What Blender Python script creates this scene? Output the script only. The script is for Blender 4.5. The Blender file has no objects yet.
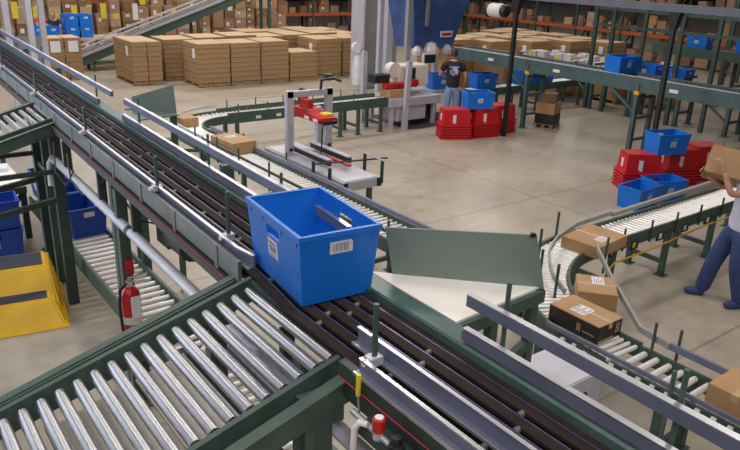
import bpy, bmesh, math, random
from mathutils import Vector as V, Matrix
random.seed(11)
S = bpy.context.scene
C = S.collection
PI = math.pi
ORD = ['first', 'second', 'third', 'fourth', 'fifth', 'sixth', 'seventh', 'eighth', 'ninth', 'tenth', 'eleventh', 'twelfth']

# ------------------------------------------------------------------ materials
def mat(name, col, rough=.6, metal=0., var=.12, scale=6., bump=0., spec=.5, stretch=None, emit=0.):
    m = bpy.data.materials.new(name); m.use_nodes = True
    nt = m.node_tree; n = nt.nodes; L = nt.links
    b = n['Principled BSDF']
    b.inputs['Roughness'].default_value = rough
    b.inputs['Metallic'].default_value = metal
    b.inputs['Specular IOR Level'].default_value = spec
    tc = n.new('ShaderNodeTexCoord'); mp = n.new('ShaderNodeMapping')
    if stretch: mp.inputs['Scale'].default_value = stretch
    L.new(tc.outputs['Object'], mp.inputs['Vector'])
    nz = n.new('ShaderNodeTexNoise'); nz.inputs['Scale'].default_value = scale; nz.inputs['Detail'].default_value = 5
    L.new(mp.outputs['Vector'], nz.inputs['Vector'])
    rp = n.new('ShaderNodeValToRGB')
    rp.color_ramp.elements[0].position = .3; rp.color_ramp.elements[1].position = .7
    rp.color_ramp.elements[0].color = (*[max(0, c*(1-var)) for c in col], 1)
    rp.color_ramp.elements[1].color = (*[min(1, c*(1+var)) for c in col], 1)
    L.new(nz.outputs['Fac'], rp.inputs['Fac']); L.new(rp.outputs['Color'], b.inputs['Base Color'])
    if bump:
        bp = n.new('ShaderNodeBump'); bp.inputs['Strength'].default_value = bump; bp.inputs['Distance'].default_value = .01
        L.new(nz.outputs['Fac'], bp.inputs['Height']); L.new(bp.outputs['Normal'], b.inputs['Normal'])
    if emit:
        b.inputs['Emission Color'].default_value = (*col, 1); b.inputs['Emission Strength'].default_value = emit
    return m

M = {}
M['green'] = mat('green_paint', (.045, .078, .066), .45, 0, .2, 9, .05)
M['teal'] = mat('teal_paint', (.06, .11, .105), .4, 0, .2, 7)
M['panelgreen'] = mat('grey_green_sheet', (.17, .215, .195), .5, 0, .1, 3)
M['darkgreen'] = mat('dark_green_paint', (.026, .043, .038), .5, 0, .2, 9)
M['overgreen'] = mat('overhead_green_paint', (.06, .10, .105), .5, 0, .15, 5)
M['steel'] = mat('brushed_roller_steel', (.46, .455, .48), .34, .95, .015, 14, 0, .5, (1, .2, 1))
M['zinc'] = mat('zinc_roller_steel', (.82, .80, .78), .42, .35, .06, 30)
M['rail'] = mat('lavender_grey_guard_rail', (.15, .16, .235), .4, .2, .12, 5)
M['alu'] = mat('bare_aluminium', (.62, .62, .66), .35, .8, .08, 5)
M['lightalu'] = mat('light_grey_metal', (.50, .50, .56), .45, .3, .08, 5)
M['belt'] = mat('dark_brown_belt', (.030, .021, .020), .75, 0, .2, 12, spec=.15)
M['track'] = mat('blued_steel_track', (.10, .10, .20), .35, .5, .2, 12)
M['bed'] = mat('shaded_brown_bed', (.022, .016, .010), .9, 0, .5, 5, spec=.1)  # brown pan darkened towards black for the shade in the belt gaps
M['idler'] = mat('pale_green_roller', (.13, .16, .14), .45, .2, .15, 12)
M['blue'] = mat('blue_corrugated_plastic', (.004, .15, .62), .42, 0, .08, 4)
M['deepblue'] = mat('deep_blue_plastic', (.006, .055, .33), .45, 0, .1, 4)
M['red'] = mat('red_tote_plastic', (.50, .008, .014), .42, 0, .12, 4)
M['redpaint'] = mat('red_enamel', (.45, .012, .014), .3, 0, .08, 4)
M['white'] = mat('white_laminate', (.84, .80, .76), .5, 0, .06, 3)
M['paper'] = mat('white_paper_label', (.70, .68, .70), .6, 0, .05, 20)
M['ink'] = mat('black_ink', (.03, .03, .035), .6, 0, .1, 20)
M['greyink'] = mat('grey_print', (.25, .25, .28), .6, 0, .3, 60)
M['black'] = mat('black_plastic', (.012, .012, .013), .45, 0, .2, 8)
M['blackbox'] = mat('black_printed_card', (.018, .013, .012), .5, 0, .25, 6)
M['card'] = mat('carton_board', (.40, .235, .115), .75, 0, .09, 3)
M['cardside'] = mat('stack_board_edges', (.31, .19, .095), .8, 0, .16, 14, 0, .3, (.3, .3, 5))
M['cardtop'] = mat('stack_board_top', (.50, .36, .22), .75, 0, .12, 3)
M['carddark'] = mat('brown_board_dark', (.22, .12, .06), .8, 0, .14, 4)
M['tape'] = mat('packing_tape', (.50, .35, .20), .25, 0, .06, 5)
M['logo'] = mat('tan_print', (.50, .31, .16), .6, 0, .06, 10)
M['wood'] = mat('pallet_wood', (.27, .17, .09), .8, 0, .2, 8)
M['yellow'] = mat('yellow_moulded_plastic', (.74, .43, .006), .45, 0, .1, 4)
M['tread'] = mat('blue_black_rubber_tread', (.035, .035, .06), .8, 0, .3, 60)
M['orange'] = mat('orange_beam_paint', (.50, .085, .02), .5, 0, .15, 4)
M['greypanel'] = mat('grey_partition', (.20, .20, .22), .6, 0, .08, 3)
M['column'] = mat('grey_column_paint', (.19, .185, .18), .6, 0, .1, 3)
M['hopper'] = mat('blue_hopper_paint', (.045, .09, .25), .4, 0, .3, 2.5)
M['cream'] = mat('cream_enamel', (.62, .58, .52), .45, 0, .05, 4)
M['screen'] = mat('dark_screen', (.02, .025, .04), .15, 0, .2, 4)
M['skin'] = mat('skin', (.50, .26, .18), .55, 0, .08, 12)
M['denim'] = mat('blue_denim', (.030, .055, .16), .85, 0, .25, 18)
M['paledenim'] = mat('pale_denim', (.20, .26, .45), .85, 0, .2, 14)
M['tee'] = mat('white_cotton', (.62, .62, .74), .85, 0, .06, 8, .1)
M['blacktee'] = mat('black_cotton', (.012, .012, .018), .85, 0, .2, 10)
M['hair'] = mat('dark_hair', (.03, .02, .015), .7, 0, .2, 40)
M['print'] = mat('shirt_print', (.30, .33, .48), .8, 0, .8, 9)
M['cord'] = mat('red_cord', (.30, .012, .03), .5, 0, .05, 5)
M['wall'] = mat('warehouse_wall', (.045, .038, .034), .8, 0, .15, .4)
M['wrap'] = mat('white_plastic_wrap', (.62, .60, .62), .3, 0, .1, 6)
M['yel'] = mat('yellow_tag', (.65, .55, .03), .6, 0, .1, 8)
M['navy'] = mat('navy_cotton', (.02, .025, .06), .85, 0, .2, 10)
M['coral'] = mat('red_orange_cotton', (.45, .07, .03), .85, 0, .1, 10)
M['mat'] = mat('dark_rubber_mat', (.045, .045, .045), .8, 0, .2, 10)

def floor_mat():
    m = mat('polished_concrete', (.36, .31, .25), .3, 0, .16, .7)
    nt = m.node_tree; n = nt.nodes; L = nt.links; b = n['Principled BSDF']
    base = b.inputs['Base Color'].links[0].from_socket
    tc = n.new('ShaderNodeTexCoord')
    n2 = n.new('ShaderNodeTexNoise'); n2.inputs['Scale'].default_value = 5; n2.inputs['Detail'].default_value = 8
    L.new(tc.outputs['Object'], n2.inputs['Vector'])
    mx = n.new('ShaderNodeMixRGB'); mx.blend_type = 'OVERLAY'; mx.inputs['Fac'].default_value = .28
    L.new(base, mx.inputs['Color1']); L.new(n2.outputs['Fac'], mx.inputs['Color2'])
    # saw-cut joints in a square grid
    sx = n.new('ShaderNodeSeparateXYZ'); L.new(tc.outputs['Object'], sx.inputs['Vector'])
    def line(sock, off, per):
        a = n.new('ShaderNodeMath'); a.operation = 'ADD'; a.inputs[1].default_value = -off; L.new(sock, a.inputs[0])
        p = n.new('ShaderNodeMath'); p.operation = 'PINGPONG'; p.inputs[1].default_value = per/2; L.new(a.outputs[0], p.inputs[0])
        l = n.new('ShaderNodeMath'); l.operation = 'LESS_THAN'; l.inputs[1].default_value = .018; L.new(p.outputs[0], l.inputs[0])
        return l.outputs[0]
    o = n.new('ShaderNodeMath'); o.operation = 'MAXIMUM'
    L.new(line(sx.outputs['X'], 9.72, 4.6), o.inputs[0]); L.new(line(sx.outputs['Y'], 7.77, 4.6), o.inputs[1])
    f = n.new('ShaderNodeMath'); f.operation = 'MULTIPLY'; f.inputs[1].default_value = .5; L.new(o.outputs[0], f.inputs[0])
    m2 = n.new('ShaderNodeMixRGB'); m2.inputs['Color2'].default_value = (.13, .105, .08, 1)
    L.new(f.outputs[0], m2.inputs['Fac']); L.new(mx.outputs['Color'], m2.inputs['Color1'])
    L.new(m2.outputs['Color'], b.inputs['Base Color'])
    rr = n.new('ShaderNodeMapRange'); rr.inputs['To Min'].default_value = .2; rr.inputs['To Max'].default_value = .48
    L.new(n2.outputs['Fac'], rr.inputs['Value']); L.new(rr.outputs['Result'], b.inputs['Roughness'])
    return m
M['cardpink'] = mat('pinkish_board', (.33, .20, .13), .8, 0, .12, 4)
M['cardpale'] = mat('pale_board', (.46, .33, .22), .8, 0, .12, 4)
M['bar'] = mat('grey_blue_bar', (.12, .12, .16), .5, .1, .1, 4)
M['galv'] = mat('grey_galvanised_panel', (.17, .19, .20), .4, .4, .2, 4)
M['grey'] = mat('grey_guard_strip', (.32, .31, .30), .45, .2, .1, 4)
M['floor'] = floor_mat()

# ------------------------------------------------------------------ mesh builder
def wloc(o):
    p = V((0, 0, 0))
    while o is not None:
        p = p + o.location; o = o.parent
    return p

class MB:
    def __init__(s): s.v = []; s.f = []
    def add(s, vs, fs):
        k = len(s.v); s.v += [V(v) for v in vs]; s.f += [[i+k for i in f] for f in fs]; return s
    def hexa(s, c8):
        return s.add(c8, [(0, 3, 2, 1), (4, 5, 6, 7), (0, 1, 5, 4), (1, 2, 6, 5), (2, 3, 7, 6), (3, 0, 4, 7)])
    def box(s, lo, hi, rz=0, about=None):
        x0, y0, z0 = lo; x1, y1, z1 = hi
        c = [V(p) for p in ((x0, y0, z0), (x1, y0, z0), (x1, y1, z0), (x0, y1, z0), (x0, y0, z1), (x1, y0, z1), (x1, y1, z1), (x0, y1, z1))]
        if rz:
            a = V(about) if about else (V(lo)+V(hi))/2
            R = Matrix.Rotation(rz, 3, 'Z'); c = [R @ (p-a)+a for p in c]
        return s.hexa(c)
    def beam(s, a, b, w, h, up=(0, 0, 1)):
        a = V(a); b = V(b); d = (b-a).normalized(); up = V(up)
        if abs(d.dot(up)) > .97: up = V((0, 1, 0))
        r = d.cross(up).normalized(); u = r.cross(d)
        q = [r*(-w/2)+u*(-h/2), r*(w/2)+u*(-h/2), r*(w/2)+u*(h/2), r*(-w/2)+u*(h/2)]
        return s.hexa([a+p for p in q]+[b+p for p in q])
    def rings(s, rings, caps=True, closed=False):
        n = len(rings[0]); k = len(s.v); fs = []
        for r in rings: s.v += [V(p) for p in r]
        m = len(rings)
        for i in range(m if closed else m-1):
            j = (i+1) % m
            for t in range(n):
                u = (t+1) % n
                fs.append([k+i*n+t, k+i*n+u, k+j*n+u, k+j*n+t])
        if caps and not closed:
            fs.append([k+t for t in reversed(range(n))]); fs.append([k+(m-1)*n+t for t in range(n)])
        s.f += fs; return s
    def cyl(s, a, b, r, n=12, r2=None):
        a = V(a); b = V(b); d = (b-a).normalized()
        e = d.orthogonal().normalized(); g = d.cross(e); r2 = r if r2 is None else r2
        A = [a+(e*math.cos(2*PI*i/n)+g*math.sin(2*PI*i/n))*r for i in range(n)]
        B = [b+(e*math.cos(2*PI*i/n)+g*math.sin(2*PI*i/n))*r2 for i in range(n)]
        return s.rings([A, B])
    def lathe(s, prof, org=(0, 0, 0), n=16, ax='Z'):
        o = V(org); R = []
        for r, z in prof:
            ring = []
            for i in range(n):
                c, q = math.cos(2*PI*i/n)*r, math.sin(2*PI*i/n)*r
                ring.append(o+(V((c, q, z)) if ax == 'Z' else V((z, c, q)) if ax == 'X' else V((q, z, c))))
            R.append(ring)
        return s.rings(R)
    def tube(s, pts, r, n=8):
        pts = [V(p) for p in pts]; R = []; e = None
        for i, p in enumerate(pts):
            d = (pts[min(i+1, len(pts)-1)]-pts[max(i-1, 0)]).normalized()
            if e is None: e = d.orthogonal().normalized()
            e = (e-d*e.dot(d)).normalized(); g = d.cross(e)
            R.append([p+(e*math.cos(2*PI*t/n)+g*math.sin(2*PI*t/n))*r for t in range(n)])
        return s.rings(R)
    def sweep(s, pts, prof):
        pts = [V(p) for p in pts]; R = []
        for i, p in enumerate(pts):
            d = pts[min(i+1, len(pts)-1)]-pts[max(i-1, 0)]; h = V((d.x, d.y, 0)).normalized()
            r = V((h.y, -h.x, 0)); R.append([p+r*u+V((0, 0, 1))*v for u, v in prof])
        return s.rings(R)
    def obj(s, name, m, parent=None, smooth=False, bevel=0, w=True):
        off = wloc(parent) if (parent is not None and w) else V((0, 0, 0))
        me = bpy.data.meshes.new(name); me.from_pydata([tuple(v-off) for v in s.v], [], s.f); me.update()
        bm = bmesh.new(); bm.from_mesh(me)
        bmesh.ops.recalc_face_normals(bm, faces=bm.faces)
        if bevel: bmesh.ops.bevel(bm, geom=list(bm.edges), offset=bevel, segments=2, affect='EDGES', clamp_overlap=True)
        bm.to_mesh(me); bm.free()
        if smooth:
            for p in me.polygons: p.use_smooth = True
            me.set_sharp_from_angle(angle=.7)
        o = bpy.data.objects.new(name, me); C.objects.link(o)
        me.materials.append(M[m] if isinstance(m, str) else m)
        if parent is not None: o.parent = parent
        return o

def tag(o, label, cat, group=None, kind=None):
    o['label'] = label; o['category'] = cat
    if group: o['group'] = group
    if kind: o['kind'] = kind
    return o
def thing(name, label, cat, loc=(0, 0, 0), rz=0, group=None):
    o = bpy.data.objects.new(name, None); C.objects.link(o); o.empty_display_size = .1
    o.location = loc; o.rotation_euler = (0, 0, rz)
    return tag(o, label, cat, group)
def struct(o): o['kind'] = 'structure'; return o
def dup(o, parent=None, loc=None, rot=None, label=None, group=None):
    c = o.copy(); C.objects.link(c); c.parent = parent
    if loc is not None: c.location = loc
    if rot is not None: c.rotation_euler = rot
    if label: c['label'] = label
    if group: c['group'] = group
    for ch in list(o.children): dup(ch, c)
    return c
def lerp(a, b, t): return a+(b-a)*t
def first_or_dup(proto, used, loc, rot, label, group=None):
    if used[0]: return dup(proto, None, loc, rot, label, group)
    used[0] = True; proto.location = loc; proto.rotation_euler = rot; proto['label'] = label
    if group: proto['group'] = group
    return proto

# ------------------------------------------------------------------ camera (standing on a mezzanine, 3.9 m up)
cd = bpy.data.cameras.new('camera'); cam = bpy.data.objects.new('camera', cd); C.objects.link(cam)
r_ = V((.801, -.597, .036)); d_ = V((-.184, -.304, -.935)); f_ = V((.569, .742, -.353))
f_.normalize(); r_ = (r_-f_*r_.dot(f_)).normalized(); u_ = r_.cross(f_)
cam.matrix_world = Matrix(((r_.x, u_.x, -f_.x, 0), (r_.y, u_.y, -f_.y, 0), (r_.z, u_.z, -f_.z, 3.9), (0, 0, 0, 1)))
cd.sensor_width = 36; cd.lens = 696.19/740*36; cd.clip_start = .05; cd.clip_end = 300
S.camera = cam

# ------------------------------------------------------------------ setting
struct(MB().box((-6, -6, -.2), (75, 62, 0)).obj('floor', 'floor'))
struct(MB().box((-6, 62, -.2), (75, 62.3, 10)).obj('wall_back', 'wall'))
struct(MB().box((75, -6, -.2), (75.3, 62.3, 10)).obj('wall_right', 'wall'))

# ------------------------------------------------------------------ conveyors
def resample(pts, step):
    pts = [V(p) for p in pts]; out = []; d = 0; nxt = step/2
    for a, b in zip(pts, pts[1:]):
        L = (b-a).length
        while nxt <= d+L and L > 0:
            out.append((a.lerp(b, (nxt-d)/L), (b-a).normalized())); nxt += step
        d += L
    return out
def offset(pts, k, dz=0):
    pts = [V(p) for p in pts]; o = []
    for i, p in enumerate(pts):
        d = pts[min(i+1, len(pts)-1)]-pts[max(i-1, 0)]; h = V((d.x, d.y, 0)).normalized()
        o.append(p+V((h.y, -h.x, 0))*k+V((0, 0, dz)))
    return o
def boxprof(u0, u1, v0, v1): return [(u0, v0), (u1, v0), (u1, v1), (u0, v1)]
def hleg(root, p, lat, w, ztop, m='green', sz=.07, brace=.3):
    """a pair of legs with a cross brace, standing on the floor"""
    for k in (-1, 1):
        q = V((p.x, p.y, 0))+lat*(k*w/2)
        b = MB(); b.beam(q, q+V((0, 0, ztop)), sz, sz); b.box((q.x-.07, q.y-.07, 0), (q.x+.07, q.y+.07, .012))
        b.obj('leg', m, root)
    a = V((p.x, p.y, ztop*brace))
    MB().beam(a-lat*(w/2), a+lat*(w/2), .04, .06).obj('cross_brace', m, root)
def roller_conveyor(label, pts, w, pitch, rr, legs=(), frame=(.03, -.10, .025), m='green', rm='zinc', group=None, name='roller_conveyor', legm=None, drop=0):
    pts = [V(p) for p in pts]
    root = thing(name, label, 'conveyor', (pts[0].x, pts[0].y, 0), 0, group)
    base = None
    for p, d in resample(pts, pitch):
        h = V((d.x, d.y, 0)).normalized(); lat = V((-h.y, h.x, 0)); up = d.cross(lat); up = up if up.z > 0 else -up
        if base is None:
            base = MB().cyl((0, -w/2, 0), (0, w/2, 0), rr, 12).cyl((0, -w/2-.012, 0), (0, w/2+.012, 0), rr*.35, 6).obj('roller', rm, root, smooth=True, w=False)
            o = base
        else:
            o = base.copy(); C.objects.link(o)
        c = p-up*rr-root.location
        o.matrix_basis = Matrix(((d.x, lat.x, up.x, c.x), (d.y, lat.y, up.y, c.y), (d.z, lat.z, up.z, c.z), (0, 0, 0, 1)))
    t, v0, v1 = frame
    for k in (-1, 1):
        off = offset(pts, k*(w/2+.012+t/2))
        MB().sweep(off, boxprof(-t/2, t/2, v0, v1)).obj('side_frame', m, root)
    for s in legs:
        L = sum((b-a).length for a, b in zip(pts, pts[1:])); q = resample(pts, .02); i = min(len(q)-1, int(s*len(q)))
        p, d = q[i]; h = V((d.x, d.y, 0)).normalized(); lat = V((-h.y, h.x, 0))
        hleg(root, p, lat, w+.07, p.z-.09-drop, legm or m)
    return root
CH = [(-.016, 0), (.016, 0), (.016, .075), (-.016, .075)]          # closed rail section
CSEC = [(.012, 0), (.012, .075), (-.006, .075), (-.006, .067), (0, .067), (0, .010), (-.030, .010), (-.030, 0)]   # open C rail
# ------------------------------------------------------------------ the narrow-belt sorting conveyor across the picture (travels along -Y)
def off(y): return 0 if y < 2.7 else .12*(y-2.7) if y < 3.2 else .06+.028*(y-3.2)
def run(x, z, y0, y1):
    ys = sorted({y0, y1} | {y for y in (2.7, 3.2) if y0 < y < y1})
    return [V((x+off(y), y, z)) for y in ys]
CS2 = [(.012, 0), (.012, .06), (-.006, .06), (-.006, .053), (0, .053), (0, .01), (-.03, .01), (-.03, 0)]
main = thing('belt_conveyor', 'long raised conveyor of dark narrow belts running diagonally under the large blue tote', 'conveyor', (1.8, 2.5, 0))
ZB = 2.25
for i in range(5):
    MB().sweep(run(1.595+.09*i, ZB, -.4, 19), boxprof(-.026, .026, -.016, 0)).obj('belt', 'belt', main)
MB().sweep(run(2.012, ZB, -.4, 19), boxprof(-.018, .012, -.016, 0)).obj('belt', 'belt', main)
for i in range(5):
    MB().sweep(run(1.64+.09*i, ZB, -.4, 19), boxprof(-.017, -.009, -.05, -.001)).obj('track', 'track', main)
MB().sweep(run(1.78, ZB, -.4, 19), boxprof(-.22, .21, -.06, -.05)).obj('bed', 'bed', main)
base = None
for i in range(4):
    for j in range(17):
        y = .85+j*.56+(.06 if i % 2 else 0)
        x = 1.645+.09*i+off(y)
        if base is None:
            b = MB()
            b.cyl((-.010, 0, 0), (.018, 0, 0), .014, 10)
            base = b.obj('pop_up_roller', 'idler', main, smooth=True, w=False); o = base
        else: o = base.copy(); C.objects.link(o)
        o.location = V((x, y, ZB-.012))-main.location
MB().sweep(run(2.07, 2.285, -.4, 19), [(-.04, -.2), (-.03, -.2), (-.03, -.012), (.068, -.012), (.068, -.2), (.08, -.2), (.08, .008), (-.03, .008), (-.04, -.002)]).obj('side_frame', 'teal', main)
MB().sweep(run(1.53, 2.27, -.4, 2.16), [(-.02, -.16), (.012, -.16), (.012, -.01), (.02, 0), (-.02, 0)]).obj('side_frame', 'darkgreen', main)
MB().sweep(run(1.55, 2.29, 3.3, 19), boxprof(-.012, .012, -.13, 0)).obj('side_panel', 'galv', main)
MB().sweep(run(1.53, 2.14, 3.3, 19), boxprof(-.03, .03, -.05, 0)).obj('side_frame', 'darkgreen', main)
for j in range(16): MB().box((1.53+off(3.6+j*.7), 3.6+j*.7-.02, 2.10), (1.54+off(3.6+j*.7), 3.6+j*.7+.02, 2.29)).obj('stiffener', 'column', main)
MB().tube(run(1.505, 2.2, -.4, 2.15), .004, 6).obj('pull_cord', 'cord', main)
MB().tube(run(1.495, 2.16, 3.3, 12), .004, 6).obj('pull_cord', 'cord', main)
MB().sweep(run(1.66, 2.285, -.4, 2.22), CSEC).obj('guard_rail', 'rail', main)
MB().sweep(run(1.655, 2.361, -.4, 2.22), boxprof(-.004, .015, 0, .005)).obj('rail_cap', 'alu', main)
MB().sweep(run(1.545, 2.262, -.4, 2.05), CS2).obj('guard_rail', 'rail', main)
MB().sweep(run(1.54, 2.323, -.4, 2.05), boxprof(-.002, .017, 0, .005)).obj('rail_cap', 'alu', main)
for x, z, y1 in ((1.66, 2.285, 2.22), (1.545, 2.262, 2.05)): MB().sweep(run(x, z, -.4, y1), boxprof(-.036, -.029, -.001, .012)).obj('rail_lip', 'alu', main)
p = run(1.587, 2.25, 3.42, 19); p = [V((1.675, 3.25, 2.25))]+p
MB().sweep(p, CSEC).obj('guard_rail', 'rail', main)
MB().sweep([q+V((0, 0, .076)) for q in p], boxprof(-.007, .013, 0, .005)).obj('rail_cap', 'alu', main)
MB().sweep(p, boxprof(-.036, -.029, -.001, .012)).obj('rail_lip', 'alu', main)
for y0, y1 in ((-.4, 1.95), (2.9, 7.1), (8.0, 19)):
    MB().sweep(run(2.06, 2.305, y0, y1), boxprof(-.016, .016, 0, .05)).obj('guard_rail', 'rail', main)
    MB().sweep(run(2.06, 2.362, y0, y1), boxprof(-.016, .016, 0, .005)).obj('rail_cap', 'alu', main)
for y0, y1 in ((-.4, 1.94), (2.9, 7.0), (7.45, 19)):
    MB().sweep(run(2.06, 2.482, y0, y1), boxprof(-.016, .016, 0, .053)).obj('guard_rail', 'rail', main)
    MB().sweep(run(2.06, 2.535, y0, y1), boxprof(-.016, .016, 0, .005)).obj('rail_cap', 'alu', main)
def gpost(x, y, z0, z1, r=.011, par=None, m='green'):
    MB().cyl((x+off(y), y, z0), (x+off(y), y, z1), r, 8).obj('guard_post', m, par or main, smooth=True)
for y in (.95, 1.75): gpost(2.095, y, 2.28, 2.66)
for y in (3.8, 5.0, 6.7, 8.2, 9.4, 11, 13): gpost(2.095, y, 2.28, 2.6)
for x, y, z1 in ((1.60, 2.02, 2.58), (1.60, .8, 2.5), (1.63, 3.62, 2.6), (1.585, 4.75, 2.55), (1.585, 6.7, 2.55), (1.585, 8.9, 2.55), (1.585, 11.2, 2.6)):
    gpost(x, y, 2.1, z1, .013)
    MB().box((x+off(y)-.035, y-.025, 2.295), (x+off(y)+.03, y+.025, 2.335)).obj('clamp', 'lightalu', main)
    MB().cyl((x+off(y)-.06, y, 2.315), (x+off(y)-.03, y, 2.315), .016, 8).obj('clamp_knob', 'paper', main)
for y in (-.2, 2.5, 5.75, 8.6, 12.3, 15): hleg(main, V((2.05+off(y), y, 0)), V((1, 0, 0)), 1.02, 2.1, 'green', .075, .95)
# motor hung under the belts, grey conduit pipe slung along the side
tg = main
b = MB().cyl((2.0, 4.9, 1.72), (2.0, 5.25, 1.72), .12, 16).box((1.9, 5.2, 1.62), (2.1, 5.45, 1.82)).box((1.96, 4.98, 1.8), (2.04, 5.2, 2.1))
b.obj('drive_motor', 'darkgreen', main, smooth=True)
for pts in ([(1.62, 5.35, 2.08), (1.66, 5.2, 1.93), (1.85, 5.15, 1.86), (1.95, 5.1, 1.83)], [(1.6, 6.9, 2.08), (1.58, 6.8, 1.85), (1.62, 6.6, 1.75), (1.68, 6.2, 1.85), (1.66, 6.0, 2.06)], [(1.6, 7.4, 2.08), (1.56, 7.3, 1.8), (1.6, 7.1, 1.7), (1.64, 6.9, 1.9)]):
    MB().tube(pts, .008, 6).obj('cable', 'black', main, smooth=True)
pipe = thing('conduit_pipe', 'light grey pipe slung along the side of the dark belt conveyor above the lower rollers', 'pipe', (1.62, 3, 0))
MB().tube([(1.66, 8.0, 1.45), (1.67, 8.0, 1.70), (1.67, 7.85, 1.79), (1.665, 7.6, 1.8), (1.6, 2.9, 1.8), (1.59, -.3, 1.8)], .042, 12).obj('tube', 'lightalu', pipe, smooth=True)
for y in (2.8, 5.2, 6.1, 7.3):
    x = 1.595+.0135*(y-2.3); MB().box((x-.012, y-.02, 1.76), (x+.06, y+.02, 2.1)).obj('hanger', 'darkgreen', pipe)
MB().lathe([(.041, -.04), (.044, -.03), (.044, .03), (.041, .04)], (1.632, 5.3, 1.8), 12, 'Y').obj('coupling', 'black', pipe)

# ------------------------------------------------------------------ two roller spurs that feed it, sloping up to the belts
def spur(name, label, x0, y0, y1, z0, n, wx):
    sl = .27; pitch = .0843; w = (y1-y0)-.1
    root = thing('roller_conveyor', label, 'conveyor', (x0, y0, 0))
    ym = (y0+y1)/2; a = math.atan(sl); end = V((x0-n*pitch, 0, z0-n*pitch*sl))
    base = None
    for i in range(n):
        if base is None:
            base = MB().cyl((0, -w/2, 0), (0, w/2, 0), .029, 20).cyl((0, -w/2-.02, 0), (0, w/2+.02, 0), .008, 8).obj('roller', 'steel', root, smooth=True, w=False); o = base
        else: o = base.copy(); C.objects.link(o)
        o.location = V((x0-.03-i*pitch, ym, z0-.03*sl-i*pitch*sl-.029))-root.location
    for y, k in ((y0, 0), (y1, 0)):
        s = 1 if y == y1 else -1
        A = V((x0+.03, y, z0+.01)); B = V((end.x, y, end.z))
        dz = V((0, 0, 1))
        MB().beam(A-dz*.055, B-dz*.055, .03, .14).obj('side_frame', 'green', root)
        # outer guide beam, half a hand below and outside the frame
        MB().beam(A+V((-.06, s*.10, -.09)), B+V((0, s*.10, -.09)), .045, .13).obj('guide_beam', 'green', root)
        MB().beam(A+V((-.06, s*.122, -.022)), B+V((0, s*.122, -.022)), .05, .012).obj('guide_beam', 'green', root)
        for t in (.12, .45, .8):
            q = A.lerp(B, t); MB().beam(q+V((0, 0, -.09)), q+V((0, s*.10, -.09)), .05, .05).obj('spacer', 'green', root)
    MB().box((x0+.0, y0, z0-.06), (x0+.035, y1, z0+.004)).obj('end_plate', 'green', root)
    return root, end
sp, e1 = spur('a', 'wide sloping spur of big bright steel rollers in the bottom left foreground', 1.60, 2.24, 3.17, 2.222, 23, .93)
for y in (2.17, 3.24): 
    MB().beam((1.42, y, 0), (1.42, y, 2.06), .1, .07).obj('leg', 'green', sp); MB().beam((.1, y, 0), (.1, y, 1.72), .1, .07).obj('leg', 'green', sp)
    MB().box((1.33, y-.05, 1.98), (1.52, y+.05, 2.12)).obj('bracket', 'green', sp)
MB().beam((1.42, 2.17, 1.55), (1.42, 3.24, 1.55), .05, .06).obj('cross_brace', 'green', sp)
MB().box((1.46, 2.26, 2.1), (1.5, 2.30, 2.13)).obj('reflector', 'orange', sp)
for x0, x1 in ((.92, 1.18), (.52, .84)):
    z0 = 1.87+.27*(x0-1.0); z1 = 1.87+.27*(x1-1.0)
    MB().hexa([(x0, 2.3, z0), (x1, 2.3, z1), (x1, 3.12, z1), (x0, 3.12, z0), (x0, 2.3, z0+.012), (x1, 2.3, z1+.012), (x1, 3.12, z1+.012), (x0, 3.12, z0+.012)]).obj('drip_tray', 'white', sp)
for x in (.5, .88, 1.2): MB().beam((x, 2.22, 1.84+.27*(x-1)), (x, 3.2, 1.84+.27*(x-1)), .035, .04).obj('cross_member', 'darkgreen', sp)
sp2, e2 = spur('b', 'far sloping roller spur joining the belt conveyor at the left edge', 1.79, 7.94, 8.86, 2.21, 15, .9)
for y in (7.94, 8.86):
    MB().beam((1.72, y, 0), (1.72, y, 2.06), .11, .09).obj('leg', 'darkgreen', sp2); MB().beam((.7, y, 0), (.7, y, 1.78), .11, .08).obj('leg', 'darkgreen', sp2)
    MB().beam((1.72, y, 1.30), (.7, y, 1.15), .05, .06).obj('cross_brace', 'darkgreen', sp2)
    MB().beam((1.72, y, 1.62), (.7, y, 1.62), .04, .05).obj('cross_brace', 'darkgreen', sp2)
MB().beam((1.72, 7.94, 1.5), (1.72, 8.86, 1.5), .05, .06).obj('cross_brace', 'darkgreen', sp2)
MB().box((1.70, 7.885, 2.1), (1.77, 7.895, 2.16)).obj('reflector', 'orange', sp2)

# ------------------------------------------------------------------ low roller line with the dark blue totes, left
low = roller_conveyor('low roller line carrying dark blue totes behind the fire extinguisher', [(2.14, 2.2, .5), (2.14, 10.6, .5)], .48, .135, .027, (.08, .45, .9), (.03, -.16, .04), 'green', 'zinc')
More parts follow.
